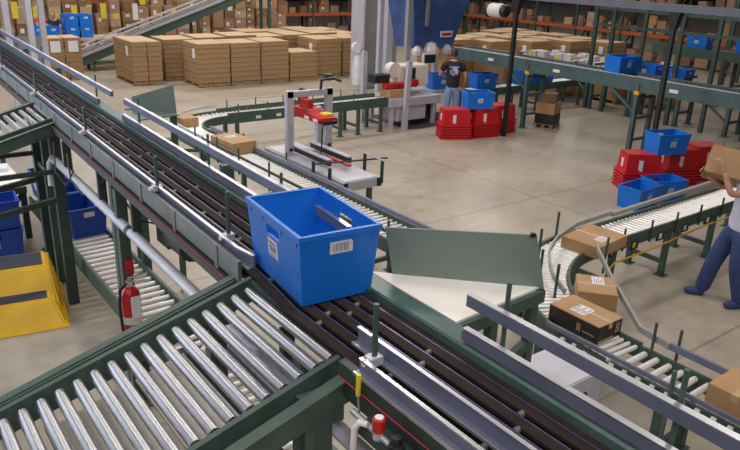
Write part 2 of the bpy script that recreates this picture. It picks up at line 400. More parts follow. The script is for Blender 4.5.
# ------------------------------------------------------------------ carton line beyond the belts: comes along X, curves, runs along -Y
def arc(cx, cy, R, a0, a1, n, z): return [V((cx+R*math.cos(math.radians(lerp(a0, a1, i/n))), cy+R*math.sin(math.radians(lerp(a0, a1, i/n))), z)) for i in range(n+1)]
rc3 = roller_conveyor('back conveyor line from the packing station past the front board stacks', [(10.62, 13.6, .75), (6.35, 13.6, .75)], .5, .09, .022, (.05, .21, .33, .95), (.035, -.15, .075))
roller_conveyor('back conveyor line running to the right behind the overhead conveyor legs', [(18.6, 13.6, .75), (13.7, 13.6, .75)], .5, .10, .022, (.1, .3, .5, .72, .95), (.035, -.16, .03))
MB().beam((6.5, 13.33, .95), (10.2, 13.33, .95), .02, .02).obj('guard_rail', 'green', rc3); MB().beam((6.5, 13.88, .98), (10.2, 13.88, .98), .02, .02).obj('guard_rail', 'lightalu', rc3)
for x in (6.6, 7.3, 8.0, 8.8, 9.6): 
    for y in (13.33, 13.88): MB().cyl((x, y, .62), (x, y, 1.0), .014, 6).obj('guard_post', 'green', rc3)
for x, m in ((7.0, 'paper'), (7.5, 'paper'), (7.9, 'yellow'), (8.3, 'yellow'), (8.6, 'paper')): MB().box((x, 13.30, .66), (x+.12, 13.306, .72)).obj('label_plate', m, rc3)
tk = roller_conveyor('carton conveyor line running between the dark belts and the floor-standing sealer', arc(6.35, 12.45, 1.15, 88, 180, 10, .75)+[V((5.2, 11, .75)), V((5.2, 4.75, .75))], .5, .10, .023, (.12, .3, .47, .64, .8, .97), (.035, -.14, .03))
MB().sweep(arc(6.35, 12.45, 1.42, 92, 180, 10, .86)+[V((4.93, 11.4, .86))], boxprof(-.015, .015, 0, .05)).obj('guard_rail', 'lightalu', tk)
MB().sweep([V((5.49, 12.3, .80)), V((5.49, 4.75, .80))], boxprof(-.02, .02, 0, .06)).obj('guard_rail', 'rail', tk)
MB().sweep([V((4.92, 11.4, .86)), V((4.92, 4.75, .86))], boxprof(-.012, .012, 0, .035)).obj('guard_rail', 'darkgreen', tk)
for y in (11.6, 10.7, 9.9, 8.9, 7.2, 6.0): MB().cyl((4.88, y, .6), (4.88, y, 1.05), .016, 8).obj('guard_post', 'green', tk)
for y in (11.8, 11.0, 9.5): MB().cyl((5.53, y, .6), (5.53, y, .98), .014, 8).obj('guard_post', 'green', tk)

# right-hand line: along X, sweeping curve, then -Y to the lower right corner
rcx = roller_conveyor('roller line beside the worker in white, feeding the curve', [(16.0, 4.8, .75), (7.05, 4.8, .75)], .44, .0905, .022, (.1, .3, .52, .70, .83, .97), (.03, -.13, .03))
MB().sweep([V((10.6, 5.1, .84)), V((7.9, 5.02, .84))], boxprof(-.025, .025, 0, .05)).obj('guard_rail', 'grey', rcx)
MB().tube([(14, 4.5, .56), (9.5, 4.52, .56), (8.2, 4.5, .5), (7.2, 4.42, .55), (6.7, 4.2, .62)], .012, 6).obj('air_hose', 'yellow', rcx, smooth=True)
for x in (7.5, 8.1, 8.7, 9.3, 9.9, 10.5): MB().cyl((x, 4.53, .6), (x, 4.53, .9), .014, 6).obj('guard_post', 'darkgreen', rcx)
for i, x in enumerate((7.25, 7.7, 8.3, 8.9, 9.5)):
    b = MB().box((x, 4.535, .56), (x+.16, 4.562, .68)).obj('control_box', 'black', rcx)
    MB().box((x+.03, 4.530, .59), (x+.09, 4.535, .66)).obj('plate', 'yellow' if i == 1 else 'paper', b)
rcc = roller_conveyor('curved roller section holding the tilted carton at the right', arc(7.0, 2.88, 1.92, 90, 180, 16, .75), .46, .0735, .022, (.3, .75), (.03, -.13, .03))
MB().sweep([V(p) for p in ((7.9, 5.02, .86), (7.1, 4.98, .86), (6.5, 4.8, .86), (6.13, 4.6, .86), (5.84, 4.36, .86), (5.6, 4.11, .86), (5.4, 3.8, .86))], boxprof(-.012, .012, 0, .06)).obj('guard_rail', 'grey', rcc)
MB().sweep([V(p) for p in ((6.74, 4.40, .86), (6.60, 4.28, .86), (6.45, 4.12, .86), (6.12, 3.78, .86), (5.36, 2.92, .86), (5.30, 2.6, .86))], boxprof(-.014, .014, 0, .06)).obj('guard_rail', 'grey', rcc)
for x, y in ((6.75, 5.0), (6.1, 4.72), (5.62, 4.3), (5.45, 3.95)): MB().cyl((x, y, .6), (x, y, 1.12), .016, 8).obj('guard_post', 'green', rcc)
for x, y in ((6.7, 4.24), (5.3, 2.75)): MB().cyl((x, y, .6), (x, y, 1.05), .014, 8).obj('guard_post', 'green', rcc)
rcl = roller_conveyor('roller line with spaced rollers running to the lower right corner', [(5.08, 2.85, .75), (5.08, -.6, .75)], .40, .118, .028, (.15, .5, .9), (.03, -.13, .02), 'green', 'zinc')
MB().sweep([V((4.84, 3.55, .80)), V((4.84, -.6, .80))], boxprof(-.012, .012, 0, .04)).obj('guard_rail', 'rail', rcl)
MB().sweep([V((4.84, 3.5, .70)), V((4.84, -.6, .70))], boxprof(-.03, .03, 0, .03)).obj('wheel_track', 'darkgreen', rcl)
for j in range(28):
    y = 3.35-j*.13; MB().cyl((4.835, y-.02, .742), (4.835, y+.02, .742), .02, 8).obj('skate_wheel', 'paper', rcl, smooth=True)
MB().sweep([V((5.31, 2.6, .86)), V((5.31, -.6, .86))], boxprof(-.014, .014, 0, .06)).obj('guard_rail', 'rail', rcl)
for y in (2.55, 1.7): MB().cyl((5.36, y, .6), (5.36, y, 1.05), .014, 8).obj('guard_post', 'green', rcl)
for y in (2.25, 1.62): MB().cyl((4.76, y, .25), (4.76, y, 1.02), .02, 8).obj('guard_post', 'teal', rcl)

# ------------------------------------------------------------------ white transfer shelves with a green deflector plate
def shelf(label):
    r = thing('transfer_shelf', label, 'chute', (2.2, 2.1, 0))
    MB().add([(2.155, 2.10, 2.28), (2.80, 2.14, 2.28), (2.24, 2.70, 2.28), (2.155, 2.80, 2.28), (2.155, 2.10, 2.295), (2.80, 2.14, 2.295), (2.24, 2.70, 2.295), (2.155, 2.80, 2.295)],
             [(3, 2, 1, 0), (4, 5, 6, 7), (0, 1, 5, 4), (1, 2, 6, 5), (2, 3, 7, 6), (3, 0, 4, 7)]).obj('slide_plate', 'white', r)
    n = V((.7, .7, 0))*.012
    P = [V((2.245, 2.69, 2.24)), V((2.83, 2.11, 2.24)), V((2.77, 2.17, 2.592)), V((2.20, 2.735, 2.565))]
    MB().hexa([P[0], P[1], P[1]+n, P[0]+n, P[3], P[2], P[2]+n, P[3]+n]).obj('deflector_plate', 'panelgreen', r)
    MB().beam((2.74, 2.19, 2.595), (2.76, 2.17, 2.595), .02, .02).obj('bolt', 'black', r)
    MB().beam((2.16, 2.08, 2.25), (2.82, 2.12, 2.25), .03, .07).obj('edge_beam', 'green', r)
    MB().beam((2.82, 2.12, 2.25), (2.24, 2.71, 2.25), .03, .07).obj('edge_beam', 'green', r)
    for x, y in ((2.79, 2.16), (2.3, 2.62), (2.42, 2.11)): MB().beam((x, y, 0), (x, y, 2.22), .05, .05).obj('leg', 'green', r)
    MB().beam((2.42, 2.11, 1.85), (2.79, 2.16, 1.95), .04, .06).obj('cross_brace', 'green', r)
    MB().beam((2.3, 2.6, 1.85), (2.79, 2.16, 1.85), .04, .06).obj('cross_brace', 'green', r)
    return r
sh = shelf('white triangular shelf with a tall grey green deflector plate beside the near tote')
r = thing('transfer_shelf', 'small far shelf with grey triangular deflector plate above the carton line', 'chute', (2.6, 7.6, 0))
MB().hexa([(2.30, 7.4, 2.2), (2.98, 7.5, 2.2), (2.62, 7.95, 2.2), (2.34, 8.0, 2.2), (2.30, 7.4, 2.215), (2.98, 7.5, 2.215), (2.62, 7.95, 2.215), (2.34, 8.0, 2.215)]).obj('slide_plate', 'panelgreen', r)
n = V((.7, .7, 0))*.012; P = [V((2.60, 7.93, 2.21)), V((2.97, 7.56, 2.21)), V((2.955, 7.575, 2.535)), V((2.60, 7.93, 2.37))]
MB().hexa([P[0], P[1], P[1]+n, P[0]+n, P[3], P[2], P[2]+n, P[3]+n]).obj('deflector_plate', 'panelgreen', r)
for x, y in ((2.93, 7.56), (2.62, 7.88), (2.45, 7.48)): MB().beam((x, y, 0), (x, y, 2.2), .06, .06).obj('leg', 'green', r)
MB().beam((2.45, 7.48, 1.9), (2.93, 7.56, 1.9), .05, .06).obj('cross_brace', 'green', r); MB().beam((2.62, 7.88, 1.9), (2.93, 7.56, 1.9), .05, .06).obj('cross_brace', 'green', r)
# ------------------------------------------------------------------ totes
def tote_body():
    b = MB(); H = .385; t = .012
    L, W, l, w = .345, .23, .315, .20          # half sizes at rim and floor; long axis along Y
    def P(sx, sy, z, inn=0):
        k = z/H; return V((sx*(lerp(w, W, k)-inn), sy*(lerp(l, L, k)-inn), z))
    for sx, sy, ex, ey, hole in ((1, -1, 1, 1, 1), (-1, 1, -1, -1, 1), (1, 1, -1, 1, 0), (-1, -1, 1, -1, 0)):
        us = (0, .38, .62, 1); vs = (0, .70, .84, 1)
        for inn in (0, t):
            G = []
            for v in vs:
                z = v*H if not (inn and v == 0) else t
                a = P(sx, sy, z, inn); c = P(ex, ey, z, inn); G.append([a.lerp(c, u) for u in us])
            for i in range(3):
                for j in range(3):
                    if hole and i == 1 and j == 1: continue
                    b.add([G[i][j], G[i][j+1], G[i+1][j+1], G[i+1][j]], [(0, 1, 2, 3)])
            if inn == 0: A = G
            else:
                b.add([A[3][0], A[3][3], G[3][3], G[3][0]], [(0, 1, 2, 3)])
                if hole:
                    q = [(1, 1), (1, 2), (2, 2), (2, 1)]
                    for k in range(4):
                        (i0, j0), (i1, j1) = q[k], q[(k+1) % 4]
                        b.add([A[i0][j0], A[i1][j1], G[i1][j1], G[i0][j0]], [(0, 1, 2, 3)])
    b.add([P(-1, -1, 0), P(1, -1, 0), P(1, 1, 0), P(-1, 1, 0)], [(3, 2, 1, 0)])
    b.add([P(-1, -1, t, t), P(1, -1, t, t), P(1, 1, t, t), P(-1, 1, t, t)], [(0, 1, 2, 3)])
    return b
def rim():
    b = MB(); z0, z1 = .362, .389; o, i = .006, .014
    R = [[(s*(.23+k), u*(.345+k)) for s, u in ((-1, -1), (1, -1), (1, 1), (-1, 1))] for k in (o, -i)]
    v = [(x, y, z) for z in (z0, z1) for r in R for x, y in r]
    f = []
    for k in range(4):
        j = (k+1) % 4
        f += [(k, j, 8+j, 8+k), (4+j, 4+k, 12+k, 12+j), (8+k, 8+j, 12+j, 12+k), (k, 4+k, 4+j, j)]
    return b.add(v, f)
def make_tote(label, m, barcode, flip=False):
    t = thing('tote', label, 'tote')
    parts = [tote_body().obj('body', m, t, w=False), rim().obj('rim', m, t, w=False)]
    # a label card on the end wall (-Y) and one on the long wall (-X)
    k = lambda z, a, c: lerp(a, c, z/.385)
    labs = []
    z0, z1 = .268, .335
    y = lambda z: -k(z, .315, .345)-.003
    b = MB().hexa([(-.06, y(z0), z0), (.07, y(z0), z0), (.07, y(z0)+.002, z0), (-.06, y(z0)+.002, z0), (-.06, y(z1), z1), (.07, y(z1), z1), (.07, y(z1)+.002, z1), (-.06, y(z1)+.002, z1)])
    l1 = b.obj('label', 'paper', t, w=False)
    x = lambda z: -k(z, .20, .23)-.003
    z0, z1 = .15, .25
    b = MB().hexa([(x(z0), .07, z0), (x(z0), -.05, z0), (x(z0)+.002, -.05, z0), (x(z0)+.002, .07, z0), (x(z1), .07, z1), (x(z1), -.05, z1), (x(z1)+.002, -.05, z1), (x(z1)+.002, .07, z1)])
    l2 = b.obj('label', 'paper', t, w=False)
    if barcode:
        b = MB(); rr = random.Random(4); u = -.045
        while u < .05:
            w = rr.choice((.003, .005, .008)); za, zb = .28, .325
            b.hexa([(u, y(za)-.0012, za), (u+w, y(za)-.0012, za), (u+w, y(za), za), (u, y(za), za), (u, y(zb)-.0012, zb), (u+w, y(zb)-.0012, zb), (u+w, y(zb), zb), (u, y(zb), zb)]); u += w+rr.choice((.004, .006))
        b.obj('barcode', 'greyink', l1, w=False)
        b = MB()
        for za, zb, n in ((.222, .238, 0), (.178, .214, 1), (.158, .168, 0)):
            u = -.035
            while u < .055:
                w = rr.choice((.003, .005, .008)) if n else rr.choice((.008, .012))
                b.hexa([(x(za)-.0012, u, za), (x(za), u, za), (x(za), u+w, za), (x(za)-.0012, u+w, za), (x(zb)-.0012, u, zb), (x(zb), u, zb), (x(zb), u+w, zb), (x(zb)-.0012, u+w, zb)]); u += w+.004
        b.obj('barcode', 'greyink', l2, w=False)
    return t
def rivets(t, m):
    k = lambda z, a, c: lerp(a, c, z/.385)
    for yy, zz in ((-.30, .335), (-.12, .335), (.13, .335), (.29, .335), (-.29, .16)):
        MB().cyl((-k(zz, .20, .23)-.006, yy, zz), (-k(zz, .20, .23)+.008, yy, zz), .010, 10).obj('rivet', m, t, smooth=True, w=False)
    for xx, zz in ((-.19, .335), (-.10, .335), (.07, .335), (.19, .335), (-.17, .16), (-.15, .02), (.0, .02), (.12, .02)):
        yy = -k(zz, .315, .345)-.003; MB().cyl((xx, yy-.003, zz), (xx, yy+.01, zz), .009, 10).obj('rivet', m, t, smooth=True, w=False)
near = make_tote('large blue tote with barcode labels riding the dark belts in the centre', 'blue', True)
near.location = (1.885, 2.985, 2.258); near.rotation_euler = (0, 0, math.radians(-6))
pk = tag(MB().hexa([(-.07, -.05, 0), (.06, -.06, 0), (.06, .06, 0), (-.06, .07, 0), (-.07, -.04, .10), (.05, -.02, .19), (.04, .05, .17), (-.06, .05, .11)]).obj('parcel', 'paper', None, bevel=.006), 'white parcel lying inside the large blue tote', 'parcel')
pk.location = (1.94, 2.78, 2.273); pk.scale = (1.2, 1.2, 1.25); pk.rotation_euler = (0, 0, .5)
def tote(label, x, y, z, rz, group=None): return dup(near, None, (x, y, z), (0, 0, math.radians(rz)), label, group)
G = 'blue totes around the packing floor'
tote('blue tote set on top of the red stack nearest the white-shirted worker', 12.36, 6.95, .702, 70, G)
tote('blue tote on the floor tilted beside the roller line, left of another blue tote', 10.98, 6.50, .0, 92, G)
tote('blue tote on the floor tucked close under the far red stacks behind the roller line', 11.78, 6.52, .0, 72, G)
tote('blue tote on top of the red stacks behind the dark pole', 12.18, 11.82, .702, 68, G)
tote('blue tote on the packing table left of the worker in black', 12.98, 14.05, .765, 75, G)
tote('blue tote on the back line right of the worker in black', 14.2, 13.65, .765, 80, G)
tote('blue tote riding alone on the overhead green conveyor', 14.3, 9.45, 1.735, 84, G)
rivets(near, 'blue')
# dark blue totes on the left
db = make_tote('dark blue tote nearest the front on the low roller line', 'deepblue', False)
db.location = (2.15, 8.98, .505); db.rotation_euler = (0, 0, math.radians(4))
dup(db, None, (2.15, 9.72, .505), (0, 0, math.radians(-2)), 'dark blue tote just behind the front one on the low roller line')
dup(db, None, (2.16, 10.45, .505), (0, 0, 0), 'rearmost dark blue tote on the low roller line under the far spur')
dup(db, None, (1.25, 9.95, .0), (0, 0, math.radians(85)), 'lower dark blue tote on the floor beyond the yellow step stool')
dup(db, None, (1.25, 9.95, .40), (0, 0, math.radians(86)), 'upper dark blue tote stacked beyond the yellow step stool')

# red totes: nested upside down in stacks of six
rt = thing('red_tote', 'red', 'tote'); tote_body().obj('body', 'red', rt, w=False)
b = MB(); z0, z1 = .355, .389
R = [[(s*(.23+k), u*(.345+k)) for s, u in ((-1, -1), (1, -1), (1, 1), (-1, 1))] for k in (.034, -.014)]
v = [(x, y, z) for z in (z0, z1) for r in R for x, y in r]; f = []
for k in range(4):
    j = (k+1) % 4; f += [(k, j, 8+j, 8+k), (4+j, 4+k, 12+k, 12+j), (8+k, 8+j, 12+j, 12+k), (k, 4+k, 4+j, j)]
b.add(v, f).obj('rim', 'red', rt, w=False)
for c in ([(-.21, -.335), 1], [(-.21, .05), 0]): pass
b = MB().box((-.04, -.337, .12), (.05, -.322, .19)); b.obj('label', 'paper', rt, w=False)
b = MB().box((-.223, -.10, .12), (-.2055, -.02, .19)); b.obj('label', 'paper', rt, w=False)
used = [False]
spots = [(11.62, 11.98, 62, 'left stack beside the worker in black'), (12.36, 11.80, 80, 'middle stack beside the worker in black'), (13.08, 11.9, 84, 'stack behind the left black pole'),
         (11.95, 7.18, 55, 'stack behind the two floor totes'), (12.95, 7.0, 68, 'middle stack behind the right roller line'), (13.75, 6.9, 72, 'stack behind the carton being lifted')]
for x, y, rz, where in spots:
    for k in range(6):
        nm = 'topmost upturned red tote of the '+where if k == 5 else 'bottom upturned red tote of the '+where if k == 0 else 'upturned red tote '+ORD[5-k]+' from the top of the '+where
        first_or_dup(rt, used, (x, y, .389+.0625*k), (PI, 0, math.radians(rz)), nm, 'upturned red totes in stacks')

# ------------------------------------------------------------------ cartons
def carton(label, x, y, z, dx, dy, h, rz, m='card', lab=(.2, .2), tape='y', group=None):
    c = thing('carton', label, 'box', (x, y, z), math.radians(rz), group)
    MB().box((-dx/2, -dy/2, 0), (dx/2, dy/2, h)).obj('body', m, c, bevel=.004, w=False)
    if tape == 'y': MB().box((-.025, -dy/2-.0015, h-.06), (.025, dy/2+.0015, h+.0015)).obj('tape', 'tape', c, w=False)
    if tape == 'x': MB().box((-dx/2-.0015, -.025, h-.06), (dx/2+.0015, .025, h+.0015)).obj('tape', 'tape', c, w=False)
    if lab:
        l = MB().box((lab[0]-.09, lab[1]-.06, h), (lab[0]+.09, lab[1]+.06, h+.003)).obj('shipping_label', 'paper', c, w=False)
        b = MB()
        for i in range(5): b.box((lab[0]-.075, lab[1]-.045+i*.019, h+.003), (lab[0]+(.02 if i % 2 else .07), lab[1]-.038+i*.019, h+.0036))
        b.obj('print', 'greyink', l, w=False)
    return c
carton('flat carton with white label at the top of the curved rollers', 6.97, 4.60, .752, .67, .50, .145, 6, lab=(-.05, -.12))
carton('carton turned askew with white label on the curved rollers', 5.74, 3.68, .752, .44, .38, .18, 41, lab=(.09, -.02))
# black printed carton with plain top and tan marks
bc = thing('printed_carton', 'carton with black printed sides and tan symbol on the lower roller line', 'box', (5.17, 3.38, .752))
MB().box((-.175, -.28, 0), (.175, .28, .178)).obj('body', 'blackbox', bc, bevel=.004, w=False)
MB().box((-.176, -.281, .172), (.176, .281, .182)).obj('top_panel', 'card', bc, w=False)
l = MB().box((-.11, -.06, .182), (.06, .10, .184)).obj('shipping_label', 'paper', bc, w=False)
b = MB()
for i in range(5): b.box((-.09, -.045+i*.03, .184), (-.02 if i % 2 else .04, -.03+i*.03, .1846))
b.obj('print', 'greyink', l, w=False)
MB().box((-.03, -.282, .12), (.02, -.06, .1835)).obj('tape', 'tape', bc, w=False)
def mark(b, org, U, W, s):
    """a tan figure: rounded loop with a stem"""
    o = V(org); U = V(U); W = V(W); N = U.cross(W)
    def bar(a, c, w):
        a = o+U*(a[0]*s)+W*(a[1]*s); c = o+U*(c[0]*s)+W*(c[1]*s); b.beam(a, c, .003, w*s, (U if abs((c-a).normalized().dot(W)) > .9 else W))
    bar((0, 0), (0, .45), .2); bar((-.1, .45), (.5, .45), .2); bar((.4, .0), (.4, .45), .2); bar((0, .45), (0, 1), .2); bar((-.1, .95), (.5, .95), .2); bar((.4, .7), (.4, 1.0), .2)
b = MB(); mark(b, (-.1765, -.05, .05), (0, -1, 0), (0, 0, 1), .07)
for i in range(9):
    h = .018 if i % 3 else .026; b.box((-.178, -.115-i*.014-.008, .06), (-.175, -.115-i*.014, .06+h*.7))
b.obj('tan_mark', 'logo', bc, w=False)
b = MB(); mark(b, (.09, -.2815, .05), (1, 0, 0), (0, 0, 1), .09); b.obj('tan_mark', 'logo', bc, w=False)
b = MB().box((-.165, -.283, .015), (.06, -.281, .028)); b.obj('tan_stripe', 'logo', bc, w=False)
carton('plain brown carton cut by the right edge on the lower roller line', 5.16, 1.86, .775, .42, .42, .17, 0, lab=None, tape='x')
carton('long flat brown carton with two white labels beside the belts', 5.27, 10.88, .752, .47, .74, .20, 5, lab=(.02, .12), tape='x')
carton('brown carton half hidden by the far deflector plate', 5.30, 13.05, .752, .32, .5, .17, 4, lab=None)
_p = MB()
for _i in range(3): _p.box((-.3, -.25+.21*_i, 0), (.3, -.17+.21*_i, .08))
for _i in range(5): _p.box((-.3+.125*_i, -.27, .08), (-.2+.125*_i, .27, .098))
_p = _p.obj('pallet', 'wood', None, w=False); _p.location = (14.75, 11.72, 0); _p.rotation_euler = (0, 0, math.radians(20)); tag(_p, 'small wooden pallet under the little carton pile by the overhead conveyor leg', 'pallet')
carton('lower carton of the small pair on the pallet under the overhead conveyor', 14.75, 11.72, .36, .55, .5, .28, 20, 'card', None)
carton('upper carton of the small pair on the pallet under the overhead conveyor', 14.8, 11.77, .645, .42, .4, .22, 32, 'carddark', None)
carton('dark printed carton at the bottom of the small pile under the overhead conveyor', 14.75, 11.72, .1, .55, .5, .255, 20, 'blackbox', None, None)
# ------------------------------------------------------------------ overhead conveyors on the right
def overhead(name, label, x0, x1, y0, y1, z, legs, bars=True):
    r = thing('overhead_conveyor', label, 'conveyor', (x0, y0, 0))
    for x in (x0, x1): MB().box((x-.03, y0, z-.28), (x+.03, y1, z+.03)).obj('side_frame', 'overgreen', r)
    MB().box((x0-.035, y0, z+.03), (x0+.03, y1, z+.042)).obj('top_flange', 'lightalu', r)
    MB().box((x0+.03, y0, z-.03), (x1-.03, y1, z)).obj('belt', 'black', r)
    for y in legs:
        for x in (x0, x1):
            MB().beam((x, y, 0), (x, y, z-.1), .11, .09).obj('leg', 'overgreen', r)
            MB().box((x-.1, y-.1, 0), (x+.1, y+.1, .015)).obj('foot', 'overgreen', r)
            MB().box((x-.06, y-.06, z-.34), (x+.06, y+.06, z-.26)).obj('clamp', 'yellow', r)
        for zz in (.35, .85, 1.3): MB().beam((x0, y, zz), (x1, y, zz), .05, .06).obj('cross_brace', 'overgreen', r)
        MB().beam((x0, y, z-.75), (x0, y+.75, z-.24), .05, .05).obj('diagonal_brace', 'overgreen', r)
    return r
ov = overhead('a', 'long overhead green conveyor on tall legs crossing the upper right', 14.0, 14.62, 1.0, 14.7, 1.72, (11.9, 8.75, 5.2))
for y in (13.2, 11.0, 7.9): MB().box((13.955, y-.1, 1.55), (13.965, y+.1, 1.62)).obj('notice_plate', 'paper', ov)
ov2 = overhead('b', 'second overhead conveyor with blue totes behind the first one at the far right', 18.0, 18.7, 3.5, 13.2, 1.10, (12.8, 11.5, 10.0, 8.6, 7.2))
for y in (12.9, 12.3, 11.3, 10.2, 9.2, 8.1, 7.0, 5.8):
    MB().beam((17.9, y, 0), (17.9, y, 3.1), .10, .10).obj('tall_post', 'green', ov2)
for z, x in ((2.9, 17.9), (2.45, 17.9)): MB().beam((x, 3.5, z), (x, 13, z), .06, .08).obj('top_rail', 'green', ov2)
ov3 = thing('inclined_conveyor', 'rear green conveyor behind the tall posts at the far right', 'conveyor', (22, 4, 0))
for x in (22.0, 22.8): MB().beam((x, 4, 1.56), (x, 13.5, 1.56), .06, .30).obj('side_frame', 'green', ov3)
MB().beam((22.4, 4, 1.66), (22.4, 13.5, 1.66), .7, .04).obj('belt', 'black', ov3)
for y in (5, 7, 9, 11, 13):
    for x in (22, 22.8): MB().beam((x, y, 0), (x, y, 1.5), .1, .1).obj('leg', 'green', ov3)
for y, lb in ((11.25, 'left blue tote on the second overhead conveyor behind the green beam'), (10.35, 'right blue tote on the second overhead conveyor behind the green beam')):
    tote(lb, 18.35, y, 1.112, 0, G)
for y, lb in ((12.1, 'blue tote on the rear conveyor between the tall green posts'), (10.5, 'blue tote on the rear conveyor at the right edge')): tote(lb, 22.4, y, 1.69, 0, G)
for y, lb in ((14.6, 'left blue tote on the back line under the overhead conveyor'), (13.55, 'blue tote on the back line seen below the overhead green beam')):
    tote(lb, 16.6 if y > 14 else 15.9, 13.62, .765, 90, G)
# cross bar high up carried by two black poles
hb = thing('overhead_bar', 'long lavender grey bar across the top right carried by two black poles', 'beam', (12.9, 5, 0))
MB().box((12.84, 3, 3.22), (12.98, 15.2, 3.36)).obj('bar', 'bar', hb)
for y in (11.45, 7.5):
    MB().beam((12.82, y, 0), (12.82, y, 3.22), .085, .085).obj('pole', 'black', hb)
    MB().hexa([(12.77, y-.05, 2.9), (12.87, y-.05, 2.9), (12.87, y+.05, 2.9), (12.77, y+.05, 2.9), (12.74, y-.12, 3.22), (12.92, y-.12, 3.22), (12.92, y+.12, 3.22), (12.74, y+.12, 3.22)]).obj('bracket', 'black', hb)
dm = thing('drum_motor', 'round pale grey motor with black ends under the overhead bar', 'motor', (12.85, 12.1, 2.9))
MB().lathe([(.0, -.2), (.15, -.2), (.165, -.17), (.165, .17), (.15, .2), (0, .2)], (12.85, 12.1, 2.93), 20, 'Y').obj('housing', 'cream', dm, smooth=True)
MB().lathe([(.0, -.33), (.12, -.33), (.14, -.3), (.14, -.201), (0, -.201)], (12.85, 12.1, 2.93), 18, 'Y').obj('end_cap', 'black', dm, smooth=True)
MB().lathe([(.0, .201), (.18, .201), (.18, .25), (0, .25)], (12.85, 12.1, 2.93), 18, 'Y').obj('flange', 'black', dm, smooth=True)

# ------------------------------------------------------------------ the case sealer standing free in the middle
cs = thing('case_sealer', 'free-standing grey carton sealer with red tape head in the middle of the floor', 'machine', (6.2, 9.2, 0))
MB().box((5.8, 8.25, .60), (6.5, 10.75, .75)).obj('bed', 'lightalu', cs, bevel=.01)
MB().box((5.84, 8.28, .75), (6.46, 10.7, .762)).obj('bed_top', 'lightalu', cs)
for x in (5.79, 6.43): MB().box((x, 8.235, .61), (x+.08, 8.249, .745)).obj('end_cap', 'black', cs)
for x, y, n in ((5.92, 8.6, 0), (6.55, 8.6, 0), (5.92, 10.5, 0), (6.55, 10.5, 0)):
    MB().beam((x, y, 0), (x, y, .62), .07, .07).obj('leg', 'green', cs); MB().box((x-.09, y-.09, 0), (x+.09, y+.09, .03)).obj('foot', 'black', cs)
for x in (5.88, 6.66):
    MB().beam((x, 10.0, .4), (x, 10.0, 1.86), .13, .10).obj('column', 'lightalu', cs, bevel=.01)
    MB().box((x-.03, 9.93, .85), (x+.03, 9.945, .9)).obj('bolt', 'black', cs)
MB().beam((6.62, 10.25, .4), (6.62, 10.25, 1.5), .08, .10).obj('column', 'lightalu', cs)
MB().beam((5.82, 10.0, 1.80), (6.72, 10.0, 1.80), .10, .10).obj('cross_beam', 'lightalu', cs)
MB().hexa([(6.03, 9.3, 1.42), (6.40, 9.3, 1.42), (6.40, 10.2, 1.42), (6.03, 10.2, 1.42), (6.03, 9.3, 1.50), (6.40, 9.3, 1.50), (6.40, 10.2, 1.58), (6.03, 10.2, 1.58)]).obj('tape_head', 'redpaint', cs, bevel=.02)
for y in (9.36, 9.62): MB().box((6.022, y, 1.44), (6.029, y+.13, 1.49)).obj('decal', 'paper', cs)
MB().lathe([(.0, -.03), (.13, -.03), (.13, .03), (0, .03)], (6.2, 10.1, 1.74), 18, 'X').obj('tape_roll', 'black', cs, smooth=True)
MB().box((6.05, 9.7, 1.6), (6.16, 9.95, 1.74)).obj('cam_block', 'redpaint', cs); MB().box((6.22, 9.42, 1.50), (6.38, 9.6, 1.545)).obj('guard', 'yel', cs)
MB().box((6.07, 9.24, 1.41), (6.34, 9.31, 1.47)).obj('brush', 'black', cs)
MB().tube([(6.5, 10.0, 1.85), (6.45, 9.9, 2.02), (6.6, 9.8, 2.06), (6.75, 9.75, 2.0)], .025, 8).obj('hose', 'black', cs, smooth=True)
MB().lathe([(0, 0), (.07, .0), (.08, .1), (0, .12)], (6.62, 9.95, 2.0), 12).obj('knob', 'black', cs)
MB().tube([(6.3, 9.6, 1.4), (6.28, 9.6, 1.2), (6.34, 9.7, 1.0), (6.36, 9.75, .8)], .014, 6).obj('cable', 'black', cs, smooth=True)
for x in (6.02, 6.42):
    MB().box((x, 9.0, .80), (x+.05, 10.2, .88)).obj('drive_belt', 'black', cs); MB().beam((x+.02, 9.0, .9), (x+.02, 10.2, .9), .09, .02).obj('belt_cover', 'lightalu', cs)
MB().beam((6.26, 8.75, .84), (6.22, 9.35, .86), .07, .03).obj('pusher', 'redpaint', cs)
MB().tube([(5.72, 9.0, .88), (6.3, 8.8, .90), (6.9, 8.6, .92)], .016, 6).obj('guide_bar', 'black', cs)
for x, y in ((5.74, 9.02), (5.74, 8.55), (6.72, 8.5), (6.74, 9.0)): MB().beam((x, y, .55), (x, y, .92), .04, .04).obj('guide_post', 'darkgreen', cs)
MB().tube([(6.72, 8.45, .93), (6.74, 9.3, .93)], .014, 6).obj('guide_bar', 'lightalu', cs)

